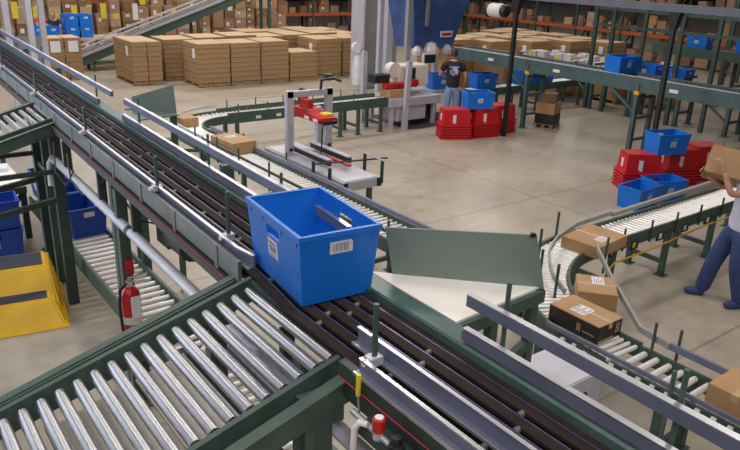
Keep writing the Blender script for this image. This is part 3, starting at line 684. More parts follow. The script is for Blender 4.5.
# packing station: carton sealer with printer, table, hopper above
s2m = thing('case_sealer', 'cream carton sealer with dark screen at the packing station under the blue hopper', 'machine', (11.6, 13.8, 0))
MB().box((10.7, 13.3, .55), (12.35, 14.3, .76)).obj('bed', 'lightalu', s2m, bevel=.01)
for x in (10.8, 12.2):
    for y in (13.4, 14.2): MB().beam((x, y, 0), (x, y, .55), .09, .09).obj('leg', 'lightalu', s2m)
MB().box((10.95, 13.35, .18), (11.9, 14.1, .55)).obj('cabinet', 'lightalu', s2m, bevel=.01); MB().box((11.95, 13.5, .1), (12.3, 14.1, .5)).obj('motor_box', 'black', s2m)
MB().beam((11.1, 13.22, .0), (11.16, 13.22, 1.68), .13, .10).obj('column', 'lightalu', s2m); MB().beam((10.62, 14.35, 0), (10.62, 14.35, 1.8), .12, .12).obj('column', 'lightalu', s2m)
MB().box((11.25, 13.7, .95), (12.25, 14.25, 1.48)).obj('printer', 'cream', s2m, bevel=.03); MB().box((11.42, 13.69, 1.12), (11.78, 13.7, 1.42)).obj('screen', 'screen', s2m)
MB().lathe([(.02, -.1), (.19, -.1), (.19, .1), (.02, .1)], (11.15, 13.85, 1.38), 20, 'Y').obj('label_roll', 'cream', s2m, smooth=True)
MB().box((10.72, 13.5, .98), (11.6, 13.75, 1.1)).obj('tape_head', 'redpaint', s2m, bevel=.02); MB().lathe([(0, -.06), (.1, -.06), (.1, .06), (0, .06)], (11.68, 13.6, 1.06), 14, 'Y').obj('handle_loop', 'redpaint', s2m, smooth=True)
MB().box((10.5, 13.7, 1.1), (10.95, 14.0, 1.3)).obj('drive_unit', 'black', s2m)
carton('brown carton inside the cream carton sealer at the packing station', 11.05, 13.62, .762, .6, .4, .2, 0, 'card', None)
mon = thing('monitor', 'small dark monitor on a stalk left of the worker in black', 'monitor', (12.95, 14.4, .76))
MB().box((12.62, 14.38, 1.36), (13.10, 14.44, 1.66)).obj('bezel', 'cream', mon); MB().box((12.66, 14.374, 1.40), (13.06, 14.38, 1.62)).obj('screen', 'screen', mon); MB().beam((12.87, 14.45, .76), (12.87, 14.45, 1.4), .05, .05).obj('stalk', 'black', mon)
tb = thing('packing_table', 'packing table with green legs behind the worker in black', 'table', (13, 14, 0))
MB().box((12.4, 13.75, .70), (13.55, 14.85, .762)).obj('tabletop', 'lightalu', tb)
for x in (12.46, 13.5):
    for y in (13.8, 14.8): MB().beam((x, y, 0), (x, y, .7), .09, .09).obj('leg', 'green', tb)
hp = thing('hopper', 'big blue tapered hopper hanging over the packing station', 'hopper', (13.6, 15.6, 1.6))
b = MB().rings([[(13.1, 15.35, 1.66), (14.55, 15.35, 1.66), (14.55, 16.2, 1.66), (13.1, 16.2, 1.66)], [(12.78, 15.15, 3.4), (15.1, 15.15, 3.4), (15.1, 16.4, 3.4), (12.78, 16.4, 3.4)], [(12.78, 15.15, 4.2), (15.1, 15.15, 4.2), (15.1, 16.4, 4.2), (12.78, 16.4, 4.2)]])
b.obj('body', 'hopper', hp)
MB().hexa([(13.95, 15.24, 1.95), (14.4, 15.24, 1.95), (14.4, 15.25, 1.95), (13.95, 15.25, 1.95), (13.97, 15.20, 2.13), (14.42, 15.20, 2.13), (14.42, 15.25, 2.13), (13.97, 15.25, 2.13)]).obj('label', 'paper', hp)
MB().hexa([(14.0, 15.222, 2.0), (14.36, 15.222, 2.0), (14.36, 15.24, 2.0), (14.0, 15.24, 2.0), (14.0, 15.205, 2.07), (14.38, 15.205, 2.07), (14.38, 15.24, 2.07), (14.0, 15.24, 2.07)]).obj('label_band', 'redpaint', hp)
for x, s in ((13.2, .3), (13.7, .5), (14.35, .3)): MB().lathe([(0, -s*.5), (s*.45, -s*.4), (s*.5, 0), (s*.3, s*.4), (0, s*.5)], (x, 15.35, 1.60), 8).obj('wrap_scrap', 'wrap', hp)
for x in (12.75, 14.95):
    for y in (16.5,): MB().beam((x, y, 0), (x, y, 4.1), .14, .14).obj('support_post', 'lightalu', hp)
MB().beam((13.2, 14.98, 2.3), (13.2, 14.98, 3.6), .09, .06).obj('strap', 'column', hp); MB().beam((12.55, 15.0, 0), (12.55, 15.0, 4.1), .15, .13).obj('support_post', 'alu', hp)
# columns
col = thing('building_column', 'thick grey building column behind the back conveyor, left of the hopper', 'column', (13.6, 18.6, 0))
MB().box((13.52, 18.4, 0), (14.15, 18.9, 6)).obj('shaft', 'column', col); MB().box((13.46, 18.3, 0), (13.53, 18.95, 6)).obj('flange', 'lightalu', col)
MB().box((13.57, 18.33, 0), (14.25, 19.0, .95)).obj('guard', 'panelgreen', col, bevel=.05)
MB().lathe([(.05, -.05), (.16, -.05), (.16, .05), (.05, .05)], (13.25, 18.35, 1.35), 16, 'Y').obj('tape_roll', 'paper', col, smooth=True); MB().lathe([(0, 0), (.16, 0), (.18, .5), (.12, .9), (0, .92)], (13.25, 18.25, .2), 12).obj('hanging_bag', 'wrap', col, smooth=True)
c2 = thing('steel_post', 'pair of light grey steel posts just right of the thick column', 'post', (14.0, 17.6, 0))
MB().box((13.8, 17.5, 0), (14.05, 17.75, 6)).obj('post', 'lightalu', c2); MB().box((14.11, 17.55, 0), (14.25, 17.75, 6)).obj('post', 'alu', c2)
tag(MB().box((11.2, 13.1, 0), (13.3, 14.9, .015)).obj('floor_mat', 'mat'), 'dark rubber mat on the floor under the packing station', 'mat')

# ------------------------------------------------------------------ step stool, extinguisher, air unit
st = thing('step_stool', 'yellow two-step plastic stool with blue-black treads at the left', 'stool', (1.3, 8.0, 0))
def lump(lo0, hi0, lo1, hi1, z0, z1): return [[(lo0[0], lo0[1], z0), (hi0[0], lo0[1], z0), (hi0[0], hi0[1], z0), (lo0[0], hi0[1], z0)], [(lo1[0], lo1[1], z1), (hi1[0], lo1[1], z1), (hi1[0], hi1[1], z1), (lo1[0], hi1[1], z1)]]
MB().rings(lump((.66, 7.66), (1.42, 8.6), (.74, 8.02), (1.34, 8.5), 0, .50)).obj('body', 'yellow', st, bevel=.025)
MB().rings(lump((.64, 7.40), (1.44, 8.1), (.74, 7.62), (1.34, 8.05), 0, .26)).obj('lower_step', 'yellow', st, bevel=.025)
MB().rings([[(.60, 7.36, 0), (1.48, 7.36, 0), (1.48, 8.66, 0), (.60, 8.66, 0)], [(.63, 7.40, .035), (1.45, 7.40, .035), (1.45, 8.62, .035), (.63, 8.62, .035)]]).obj('base_flange', 'yellow', st, bevel=.01)
MB().box((.80, 8.07, .498), (1.28, 8.45, .508)).obj('tread', 'tread', st); MB().box((.80, 7.66, .258), (1.28, 7.99, .267)).obj('tread', 'tread', st)
for i in range(6):
    y = 8.02+i*.09; MB().hexa([(1.41, y, .03), (1.45, y, .03), (1.45, y+.04, .03), (1.41, y+.04, .03), (1.335, y, .46), (1.36, y, .46), (1.36, y+.04, .46), (1.335, y+.04, .46)]).obj('rib', 'yellow', st)
st.rotation_euler = (0, 0, math.radians(-10)); st.location = (1.47, 8.02, 0)
ep = tag(MB().beam((1.66, 5.58, 0), (1.66, 5.58, 2.08), .09, .08).box((1.54, 5.46, 0), (1.78, 5.7, .015)).obj('upright_post', 'green'), 'dark green upright post that carries the fire extinguisher', 'post')
fe = thing('fire_extinguisher', 'red fire extinguisher with white tag hanging on the dark green post', 'fire extinguisher', (1.64, 5.40, .80))
MB().lathe([(0, .80), (.075, .80), (.083, .82), (.083, 1.16), (.075, 1.21), (.05, 1.245), (.025, 1.26), (0, 1.26)], (1.63, 5.44, 0), 20).obj('cylinder', 'redpaint', fe, smooth=True)
MB().lathe([(.0, 1.26), (.028, 1.26), (.03, 1.31), (0, 1.31)], (1.63, 5.44, 0), 12).obj('valve', 'alu', fe, smooth=True)
MB().beam((1.62, 5.44, 1.33), (1.78, 5.40, 1.37), .025, .012).beam((1.62, 5.44, 1.305), (1.77, 5.41, 1.30), .025, .012).obj('handle', 'alu', fe)
MB().tube([(1.60, 5.43, 1.29), (1.54, 5.41, 1.26), (1.525, 5.41, 1.1), (1.53, 5.40, .9), (1.54, 5.38, .82)], .014, 8).obj('hose', 'black', fe, smooth=True)
MB().box((1.64, 5.5, 1.34), (1.70, 5.54, 1.46)).obj('bracket', 'redpaint', fe)
b = MB(); 
A = [V((1.63+.086*math.cos(t), 5.44+.086*math.sin(t), z)) for z in (.93, 1.0) for t in [math.radians(a) for a in range(190, 330, 14)]]
n = len(A)//2; b.add(A, [(i, i+1, n+i+1, n+i) for i in range(n-1)]); b.obj('instruction_label', 'cream', fe)
MB().box((1.60, 5.338, 1.0), (1.68, 5.342, 1.2)).obj('inspection_tag', 'paper', fe)
ar = thing('air_regulator', 'air regulator with red knob and white pipe on the side of the dark belts', 'valve', (1.44, 1.7, 2.1))
MB().lathe([(0, 0), (.026, 0), (.028, .01), (.026, .058), (.022, .062), (0, .062)], (1.44, 1.77, 2.175), 16).obj('knob', 'redpaint', ar, smooth=True)
MB().lathe([(0, 0), (.018, 0), (.018, .003), (0, .003)], (1.44, 1.77, 2.237), 14).obj('knob_cap', 'paper', ar)
MB().lathe([(0, -.03), (.034, -.03), (.036, .0), (.03, .02), (.02, .022), (.02, .055), (0, .055)], (1.44, 1.66, 2.16), 16).obj('regulator', 'black', ar, smooth=True)
MB().cyl((1.44, 1.95, 2.16), (1.44, 1.5, 2.15), .014, 10).obj('manifold', 'alu', ar, smooth=True)
MB().cyl((1.44, 1.77, 2.15), (1.44, 1.77, 2.175), .022, 12).cyl((1.44, 1.77, 2.14), (1.44, 1.77, 2.15), .024, 12).obj('body', 'lightalu', ar, smooth=True)
MB().tube([(1.43, 1.83, 2.17), (1.41, 1.86, 2.17), (1.395, 1.87, 2.14), (1.39, 1.87, 1.99)], .014, 10).obj('elbow_pipe', 'paper', ar, smooth=True)
MB().cyl((1.49, 1.98, 2.20), (1.49, 1.98, 2.30), .011, 10).obj('sensor_plug', 'yel', ar, smooth=True); MB().tube([(1.49, 1.98, 2.2), (1.485, 1.96, 2.12), (1.47, 1.9, 2.05)], .005, 6).obj('cable', 'alu', ar)
MB().box((1.42, 1.5, 2.10), (1.53, 1.9, 2.14)).obj('mount_plate', 'darkgreen', ar)
hs = (MB().tube([(1.42, 1.95, 1.83), (1.40, 1.3, 1.83), (1.40, .4, 1.83)], .02, 10).obj('air_line', 'cream', ar, smooth=True))

cc = thing('control_cabinet', 'pale grey cabinet with a round hole standing below the guard rails', 'cabinet', (3.5, 2.4, 0))
MB().box((3.34, 2.22, .08), (3.72, 2.62, 1.42)).obj('body', 'lightalu', cc, bevel=.01); MB().box((3.36, 2.24, 0), (3.70, 2.60, .08)).obj('plinth', 'black', cc)
MB().cyl((3.53, 2.225, 1.28), (3.53, 2.215, 1.28), .03, 14).obj('round_hole', 'black', cc); MB().cyl((3.345, 2.42, 1.28), (3.335, 2.42, 1.28), .03, 14).obj('round_hole', 'black', cc)
# ------------------------------------------------------------------ work bench at the left edge
wb = thing('work_bench', 'bright white bench with dark frame beyond the yellow stool at the left edge', 'bench', (1.2, 11, 0))
MB().box((.0, 10.35, .76), (1.80, 11.6, .80)).obj('bench_top', 'white', wb)
MB().beam((0, 10.33, .73), (1.80, 10.33, .73), .06, .09).obj('edge_beam', 'darkgreen', wb)
for x, y in ((.3, 10.35), (1.35, 10.35), (1.75, 10.35), (1.75, 11.5), (.3, 11.5)): MB().beam((x, y, 0), (x, y, .76), .08, .08).obj('leg', 'darkgreen', wb)
MB().beam((1.35, 10.33, .15), (1.75, 10.33, .70), .04, .05).obj('diagonal_brace', 'black', wb)
MB().box((.1, 10.6, .12), (1.7, 11.5, .15)).obj('lower_shelf', 'lightalu', wb)
carton('open pale carton on the white bench at the left edge', 1.25, 10.85, .80, .45, .35, .08, 15, 'cardtop', None)
carton('white flat parcel on the white bench behind the pale carton', 1.55, 11.3, .80, .4, .3, .05, -10, 'paper', None, None)
for x, y, z1, nm in ((3.62, 20.2, 6, 'leftmost'), (4.12, 20.0, 6, 'middle'), (4.5, 20.4, 6, 'right-hand')):
    tag(MB().box((x-.07, y-.07, 0), (x+.07, y+.07, z1)).obj('steel_post', 'lightalu'), nm+' of the three slim pale steel posts at the upper left', 'post')
tag(MB().box((1.05, 11.9, 0), (1.15, 12.0, 2.3)).obj('stand_post', 'rail'), 'short pale blue-grey post under the far spur at the left edge', 'post')
# ------------------------------------------------------------------ flat board stacks on pallets
def pallet_mesh(w, d):
    b = MB()
    for i in range(3): y = -d/2+.05+(d-.1)*i/2; b.box((-w/2, y-.05, 0), (w/2, y+.05, .09))
    for i in range(3):
        x = -w/2+.05+(w-.1)*i/2; b.box((x-.05, -d/2, 0), (x+.05, d/2, .02))
    for i in range(7): x = -w/2+.05+(w-.1)*i/6; b.box((x-.045, -d/2, .09), (x+.045, d/2, .115))
    return b
pcache = {}
def board_stack(x, y, w, d, h, label, tagged=False, rz=0., top='cardtop', n=None, dark=False):
    p = MB() ; p = pallet_mesh(w, d).obj('pallet', 'wood', None, w=False); p.location = (x, y, 0); p.rotation_euler = (0, 0, rz)
    tag(p, 'pallet under the '+label, 'pallet', 'pallets under the flat board stacks')
    r = thing('board_stack', label, 'cardboard stack', (x, y, .116), rz, 'stacks of flat cartons on pallets')
    rr = random.Random(int(x*100+y*7)); H = h-.116; n = n or max(3, int(H/.145)); b = MB(); z = 0
    for i in range(n):
        hh = H/n; j = lambda: rr.uniform(-.012, .012); dx, dy = j(), j(); sag = rr.uniform(.0, .012)
        b.rings([[(-w/2+.01+dx, -d/2+.01+dy, z+.004), (w/2-.01+dx, -d/2+.01+dy, z+.004), (w/2-.01+dx, d/2-.01+dy, z+.004), (-w/2+.01+dx, d/2-.01+dy, z+.004)],
                 [(-w/2+dx, -d/2+dy, z+.012+sag), (w/2+dx, -d/2+dy, z+.012), (w/2+dx, d/2+dy, z+.012), (-w/2+dx, d/2+dy, z+.012+sag)],
                 [(-w/2+dx, -d/2+dy, z+hh), (w/2+dx, -d/2+dy, z+hh), (w/2+dx, d/2+dy, z+hh), (-w/2+dx, d/2+dy, z+hh)]]); z += hh
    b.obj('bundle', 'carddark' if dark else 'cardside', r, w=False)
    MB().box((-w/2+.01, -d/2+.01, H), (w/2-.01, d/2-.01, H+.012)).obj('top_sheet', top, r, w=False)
    if tagged:
        MB().box((-w/2-.012, -d*.30, H-.45), (-w/2-.008, -d*.30+.2, H-.15)).obj('pallet_tag', 'paper', r, w=False)
    return r
L = [(7.55, 22.8, .46, 1.75, 1.33, 'narrow flat board stack, left half of the leftmost pallet pair', True), (8.02, 22.8, .44, 1.75, 1.32, 'narrow flat board stack, right half of the leftmost pallet pair', False),
     (9.5, 21.35, 1.05, 1.2, 1.33, 'front flat board stack, first in the row behind the back conveyor', True), (10.6, 21.35, 1.03, 1.2, 1.32, 'front flat board stack, second in the row behind the back conveyor', False),
     (11.66, 21.3, 1.0, 1.2, 1.34, 'front flat board stack, third in the row behind the back conveyor', False), (12.76, 21.25, 1.05, 1.1, .95, 'low flat board stack between taller ones in the front row', False),
     (13.95, 21.6, 1.05, 1.3, 1.32, 'front flat board stack left of the thick column', True), (15.1, 21.6, 1.05, 1.3, 1.32, 'front flat board stack partly hidden by the thick column', False)]
for a in L: board_stack(*a)
for i in range(7):
    board_stack(9.05+1.13*i, 23.0, 1.05, 1.25, 1.31+.03*(i % 3), 'flat board stack, %s in the second row behind the front stacks' % ORD[i], i in (0, 4))
for i in range(7):
    board_stack(9.2+1.13*i, 24.6 if i > 4 else 24.4, 1.05, 1.25, 1.30+.04*(i % 2), 'flat board stack, %s in the rear row of board stacks' % ORD[i]) if i > 2 else None
# left pair with paper sheets and the grey partition
for x, nm, w in ((5.55, 'left', .50), (6.08, 'right', .50)):
    r = board_stack(x-.02, 24.15, w, .9, 1.32, 'brown board stack with a white sheet beside the grey partition, %s one' % nm, dark=False)
    MB().box((-.15, -.47, .78), (.15, -.462, 1.12)).obj('paper_sheet', 'paper', r, w=False)
pn = thing('partition', 'grey partition screen with rounded corner at the upper left', 'partition', (4.8, 23.7, 0))
MB().box((4.45, 23.65, .15), (5.22, 23.75, 1.42)).obj('panel', 'greypanel', pn, bevel=.04); MB().box((4.45, 23.78, .15), (4.53, 25.9, 1.42)).obj('side_panel', 'greypanel', pn, bevel=.03)
for x in (4.6, 5.1): MB().beam((x, 23.7, 0), (x, 23.7, .2), .06, .4).obj('foot', 'greypanel', pn)
# long board table behind
lt = thing('work_table', 'long table topped with brown board where the distant workers stand', 'table', (7, 27, 0))
MB().box((4.9, 26.3, .93), (8.9, 27.55, 1.0)).obj('tabletop', 'cardtop', lt)
for x in (5.0, 6.9, 8.8):
    for y in (26.4, 27.45): MB().beam((x, y, 0), (x, y, .93), .1, .1).obj('leg', 'wood', lt)
for j, (x, z, nm) in enumerate(((5.72, 1.005, 'left of the two low blue totes beside the distant workers'), (6.2, 1.005, 'right of the two low blue totes beside the distant workers'))): tote(nm, x, 26.9, z, 0, G)
tt = [(6.85, 1.005), (7.33, 1.005), (6.85, 1.392), (7.33, 1.392)]
for j, (x, z) in enumerate(tt): tote('%s %s blue tote of the four stacked right of the distant workers' % (('lower', 'upper')[j > 1], ('left', 'right')[j % 2]), x, 26.9, z, 0, G)

# inclined conveyor climbing to the right behind the stacks
ic = thing('inclined_conveyor', 'sloping conveyor climbing behind the leftmost flat board stacks', 'conveyor', (6.8, 25.4, 0))
for y in (25.3, 26.0):
    MB().beam((6.7, y, .35), (15.4, y, 3.35), .06, .30).obj('side_frame', 'green', ic); MB().beam((6.7, y, .75), (15.4, y, 3.75), .05, .06).obj('hand_rail', 'lightalu', ic)
    MB().beam((6.7, y-.04, .51), (15.4, y-.04, 3.51), .05, .03).obj('edge_strip', 'alu', ic)
MB().beam((6.7, 25.65, .45), (15.4, 25.65, 3.45), .62, .05).obj('belt', 'column', ic)
for x in (7.1, 8.6, 11, 14):
    for y in (25.3, 26): MB().beam((x, y, 0), (x, y, .3+.345*(x-6.7)), .1, .1).obj('leg', 'green', ic)
MB().beam((7.1, 25.28, .3), (8.6, 25.28, .3), .06, .08).obj('cross_brace', 'green', ic)

# right-hand stacks behind the overhead conveyor
k = 0
for j, (x, n) in enumerate(((18.9, 1), (20.3, 2), (21.8, 3), (23.3, 4), (24.8, 5))):
    for i in range(n):
        k += 1
        board_stack(x, 19.9-1.25*i+.6*j, 1.15, 1.12, 1.30-.02*((i+j) % 3), 'flat board stack %s from left in row %s behind the overhead conveyor' % (ORD[i], ('one', 'two', 'three', 'four', 'five')[j]), i == j)
def open_carton(label, x, y, w, d, h, rz, fill='wrap'):
    r = thing('open_carton', label, 'box', (x, y, 0), rz)
    b = MB(); t = .02
    b.box((-w/2, -d/2, 0), (w/2, -d/2+t, h)); b.box((-w/2, d/2-t, 0), (w/2, d/2, h)); b.box((-w/2, -d/2, 0), (-w/2+t, d/2, h)); b.box((w/2-t, -d/2, 0), (w/2, d/2, h)); b.box((-w/2, -d/2, 0), (w/2, d/2, .02))
    b.obj('body', 'card', r, w=False)
    MB().hexa([(-w/2, -d/2, h), (w/2, -d/2, h), (w/2, -d/2-.3, h+.1), (-w/2, -d/2-.3, h+.1), (-w/2, -d/2, h+.012), (w/2, -d/2, h+.012), (w/2, -d/2-.3, h+.112), (-w/2, -d/2-.3, h+.112)]).obj('flap', 'cardtop', r, w=False)
    MB().hexa([(-w/2, -d/2, h), (-w/2, d/2, h), (-w/2-.28, d/2, h+.14), (-w/2-.28, -d/2, h+.14), (-w/2, -d/2, h+.012), (-w/2, d/2, h+.012), (-w/2-.28, d/2, h+.152), (-w/2-.28, -d/2, h+.152)]).obj('flap', 'cardtop', r, w=False)
    rr = random.Random(int(x*31)); b = MB()
    for i in range(9):
        u = rr.uniform(-w*.35, w*.35); v = rr.uniform(-d*.35, d*.35); b.box((u-.12, v-.09, h-.35), (u+.12, v+.09, h-rr.uniform(.02, .12)), rr.uniform(0, 3))
    b.obj('contents', fill, r, w=False)
    return r
for a in (('open brown bin with white wrap inside just right of the worker in black', 16.4, 17.3, 1.0, 1.1, 1.2, .1), ('open brown bin with raised flap behind the black pole', 17.7, 16.4, 1.1, 1.2, 1.25, .2),
          ('open brown bin second to the right of the black pole', 17.3, 18.9, 1.1, 1.1, 1.25, -.1), ('rear open brown bin behind the overhead conveyor', 18.35, 14.75, .9, 1.0, 1.1, .3)):
    open_carton(*a)
# pallet loads with white packs and yellow tags left of the overhead tote
LX = (19.3, 19.5, 19.8, 20.2); LY = (15.9, 14.6, 13.3, 12.0)
for i in range(4):
    x, y = LX[i], LY[i]
    r = thing('wrapped_load', 'pallet load of white packs with yellow tags, %s from the left behind the overhead conveyor' % ORD[i], 'pallet load', (x, y, 0))
    b = MB(); bt = MB(); rr = random.Random(i)
    pallet_mesh(1.1, 1.1).obj('pallet', 'wood', r, w=False)
    MB().box((-.55, -.55, .116), (.55, .55, .95)).obj('base_box', 'card', r, w=False)
    for u in range(3):
        for v in range(3):
            xx = -.37+.37*u; yy = -.37+.37*v; hh = rr.uniform(.2, .42); b.box((xx-.15, yy-.15, .95), (xx+.15, yy+.15, .95+hh)); bt.box((xx-.165, yy-.05, .95+hh*.5), (xx-.15, yy+.08, .95+hh*.9)) if (u+v+i) % 2 else None
    b.obj('white_packs', 'wrap', r, w=False); bt.obj('yellow_tags', 'yel', r, w=False)

# ------------------------------------------------------------------ racks and carton piles in the distance
cprotos = {}; FAR = []
def far_carton(x, y, z, w, d, h, m, label, group):
    FAR.append((x, y, z, w, d, h, m, label, group)); return
def real_carton(x, y, z, w, d, h, m, label, group, rot):
    key = (w, d, h, m)
    if key not in cprotos:
        b = MB().box((-w/2, -d/2, 0), (w/2, d/2, h)); o = b.obj('carton', m, None, w=False); cprotos[key] = o
        l = MB().box((-w*.3, -d/2-.006, h*.4), (-w*.02, -d/2-.001, h*.7)).obj('label', 'paper', o, w=False)
        tag(o, label, 'box', group); o.location = (x, y, z); o.rotation_euler = (0, 0, rot); return o
    return dup(cprotos[key], None, (x, y, z), (0, 0, rot), label, group)
SZ = [(.5, .4, .35), (.4, .4, .5), (.6, .5, .4), (.4, .35, .28), (.5, .45, .6)]
MS = ['card', 'cardpink', 'cardside', 'carddark', 'cardpale', 'cardpink']
def pile(x0, y0, dx, dy, n, zmax, label, group, rr, gap=.08):
    """columns of cartons along a line"""
    x, y = x0, y0
    for i in range(n):
        z = 0.; w, d, h = rr.choice(SZ); top = zmax*rr.uniform(.7, 1.05)
        while z < top:
            far_carton(x, y, z, w, d, h, rr.choice(MS), label, group); z += h+.003
        x += dx; y += dy
def rack(name, label, p, d, bays, levels, beam='orange', depth=1.1, bay=2.6, up='green', h=5.5):
    """pallet rack; d = unit direction of its face"""
    r = thing('pallet_rack', label, 'rack', (p[0], p[1], 0)); p = V((p[0], p[1], 0)); d = V((d[0], d[1], 0)); q = V((-d.y, d.x, 0))
    if q.dot(V((.57, .74, 0))) < 0: q = -q
    for i in range(bays+1):
        for k in (0, depth):
            a = p+d*(i*bay)+q*k; MB().beam(a, a+V((0, 0, h)), .11, .09).obj('upright', up, r)
        a = p+d*(i*bay)
        for z in range(1, int(h), 2): MB().beam(a+V((0, 0, z-.8)), a+q*depth+V((0, 0, z+.3)), .05, .05).obj('diagonal_brace', up, r)
    for z in levels:
        for k in (0, depth):
            a = p+q*k+V((0, 0, z)); MB().beam(a, a+d*(bays*bay), .06, .13).obj('beam', beam, r)
        a = p+q*(depth/2)+V((0, 0, z+.06)); MB().beam(a, a+d*(bays*bay), depth-.1, .03, (0, 0, 1)).obj('deck', 'wood', r)
    return r, p, d, q
def fill(R, levels, bays, bay, depth, label, group, rr, dens=.85, hmax=.75):
    r, p, d, q = R; rot = d.y != 0
    for li, z in enumerate(levels):
        t = .35
        while t < bays*bay-.4:
            w, dd, h = rr.choice(SZ)
            if rr.random() < dens:
                c = p+d*t+q*.5; m = rr.choice(MS)
                for s in range(rr.choice((1, 1, 2)) if h < hmax*.7 else 1):
                    o = far_carton(c.x, c.y, z+.08+s*(h+.003), w, dd, h, m, label % ('the floor' if z == 0 else ORD[li]+' level'), group)
            t += max(w, dd)+rr.uniform(.05, .3)
rr = random.Random(3)
R1 = rack('a', 'rack with orange beams and green uprights behind the flat board stacks', (18.3, 33.0), (1, 0), 4, (1.15, 2.25, 3.4))
fill(R1, (0, 1.15, 2.25), 4, 2.6, 1.1, 'brown carton on %s of the orange-beamed rack behind the board stacks', 'cartons in the orange-beamed rack', rr)
R2 = rack('b', 'long rack with red-orange beams in shade behind the right-hand board stacks', (30.0, 15.0), (0, 1), 7, (1.2, 2.4, 3.6))
fill(R2, (0, 1.2, 2.4), 7, 2.6, 1.1, 'brown carton on %s of the long rack behind the right-hand board stacks', 'cartons in the long right-hand rack', rr, .95)
R3 = rack('c', 'rack with cartons at the far left behind the distant workers', (4.0, 36.0), (1, 0), 5, (1.6, 3.2), 'orange')
fill(R3, (0, 1.6, 3.2), 5, 2.6, 1.1, 'carton on %s of the rack behind the distant workers', 'cartons in the far left rack', rr, .9)
R4 = rack('d', 'distant rack with orange beams behind the column and hopper', (29.0, 34.0), (1, 0), 4, (1.15, 2.25, 3.4))
fill(R4, (0, 1.15, 2.25), 4, 2.6, 1.1, 'brown carton on %s of the distant rack behind the column and hopper', 'cartons in the distant rack', rr)
R5 = rack('e', 'dark rack at the far right behind the tall green posts', (27.0, 3.0), (0, 1), 4, (1.3, 2.6, 3.6), 'orange')
fill(R5, (0, 1.3, 2.6), 4, 2.6, 1.1, 'carton on %s of the dark rack behind the tall green posts', 'cartons in the dark rack at the far right', rr, .9)
pile(13.2, 31.0, .62, .1, 9, 2.3, 'brown carton in the tall piles right of the sloping conveyor', 'tall carton piles', rr)
pile(13.6, 34.0, .66, .0, 8, 2.9, 'brown carton in the hindmost tall piles right of the sloping conveyor', 'hindmost tall carton piles', rr)
pile(4.2, 30.3, .60, .04, 15, 1.9, 'carton in the jumbled row behind the blue totes of the distant workers', 'jumbled carton row', rr)
pile(4.6, 32.5, .64, .04, 14, 2.4, 'carton in the second jumbled row behind the distant workers', 'second jumbled carton row', rr)
for i in range(16):
    x = 5.2+.62*i+rr.uniform(-.2, .2); z = rr.choice((2.15, 2.6))
    tag(MB().box((x-.12, 29.85, 1.2+rr.random()), (x+.10, 29.87, 1.55+rr.random()*.5)).obj('hanging_tag', rr.choice(('yel', 'paper', 'yel'))), 'yellow or white paper tag on the jumbled carton row', 'tag', 'tags on the jumbled carton row')

td = thing('tape_dispenser', 'white tape roll in a dark red dispenser on the red totes beside the blue tote', 'tape dispenser', (12.95, 7.0, .702))
MB().lathe([(.04, -.03), (.09, -.03), (.09, .03), (.04, .03)], (13.05, 7.1, .80), 16, 'X').obj('tape_roll', 'paper', td, smooth=True)
MB().box((12.9, 6.96, .702), (12.96, 7.1, .74)).box((12.9, 6.96, .74), (12.96, 7.02, .95)).obj('handle', 'redpaint', td)
# ------------------------------------------------------------------ people
def skinmesh(name, verts, edges, radii, m, parent, root=0, sub=1):
    me = bpy.data.meshes.new(name); me.from_pydata(verts, edges, []); o = bpy.data.objects.new(name, me); C.objects.link(o)
    md = o.modifiers.new('skin', 'SKIN'); md.use_smooth_shade = True
    for i, r in enumerate(radii):
        v = me.skin_vertices[0].data[i]; v.radius = r if isinstance(r, tuple) else (r, r); v.use_root = (i == root)
    sb = o.modifiers.new('sub', 'SUBSURF'); sb.levels = sub; sb.render_levels = sub
    dg = bpy.context.evaluated_depsgraph_get(); dg.update()
    nm = bpy.data.meshes.new_from_object(o.evaluated_get(dg)); nm.name = name
    bpy.data.objects.remove(o); bpy.data.meshes.remove(me)
    for p in nm.polygons: p.use_smooth = True
    nm.materials.clear(); nm.materials.append(M[m])
    if isinstance(parent, str): return nm
    q = bpy.data.objects.new(name, nm); C.objects.link(q); q.parent = parent
    return q
def hand(wr, el, palm_n, s=1.):
    """vertices/edges/radii for a palm with four bent fingers and a thumb"""
    wr = V(wr); d = (wr-V(el)).normalized(); n = (V(palm_n)-d*V(palm_n).dot(d)).normalized(); l = d.cross(n)
    vs = []; es = []; rs = []
    def chain(pts, rad):
        k = len(vs)
        for i, p in enumerate(pts): vs.append(p); rs.append(rad[i]); (es.append((k+i-1, k+i)) if i else None)
    chains = [([wr-d*.02, wr+d*.04, wr+d*.085], [(.026, .02), (.038, .018), (.036, .016)])]
    for i, (u, L) in enumerate(((-.032, .07), (-.011, .08), (.011, .075), (.032, .06))):
        b0 = wr+d*.06+l*u; chains.append(([b0, b0+d*.04, b0+d*(.04+L*.45)+n*.012, b0+d*(.04+L*.75)+n*.035, b0+d*(.04+L*.85)+n*.058], [.010, .0095, .009, .0085, .007]))
    b0 = wr+d*.02-l*.02; chains.append(([b0, b0-l*.03+d*.025+n*.008, b0-l*.042+d*.055+n*.022, b0-l*.036+d*.08+n*.036], [.012, .011, .010, .008]))
    return chains
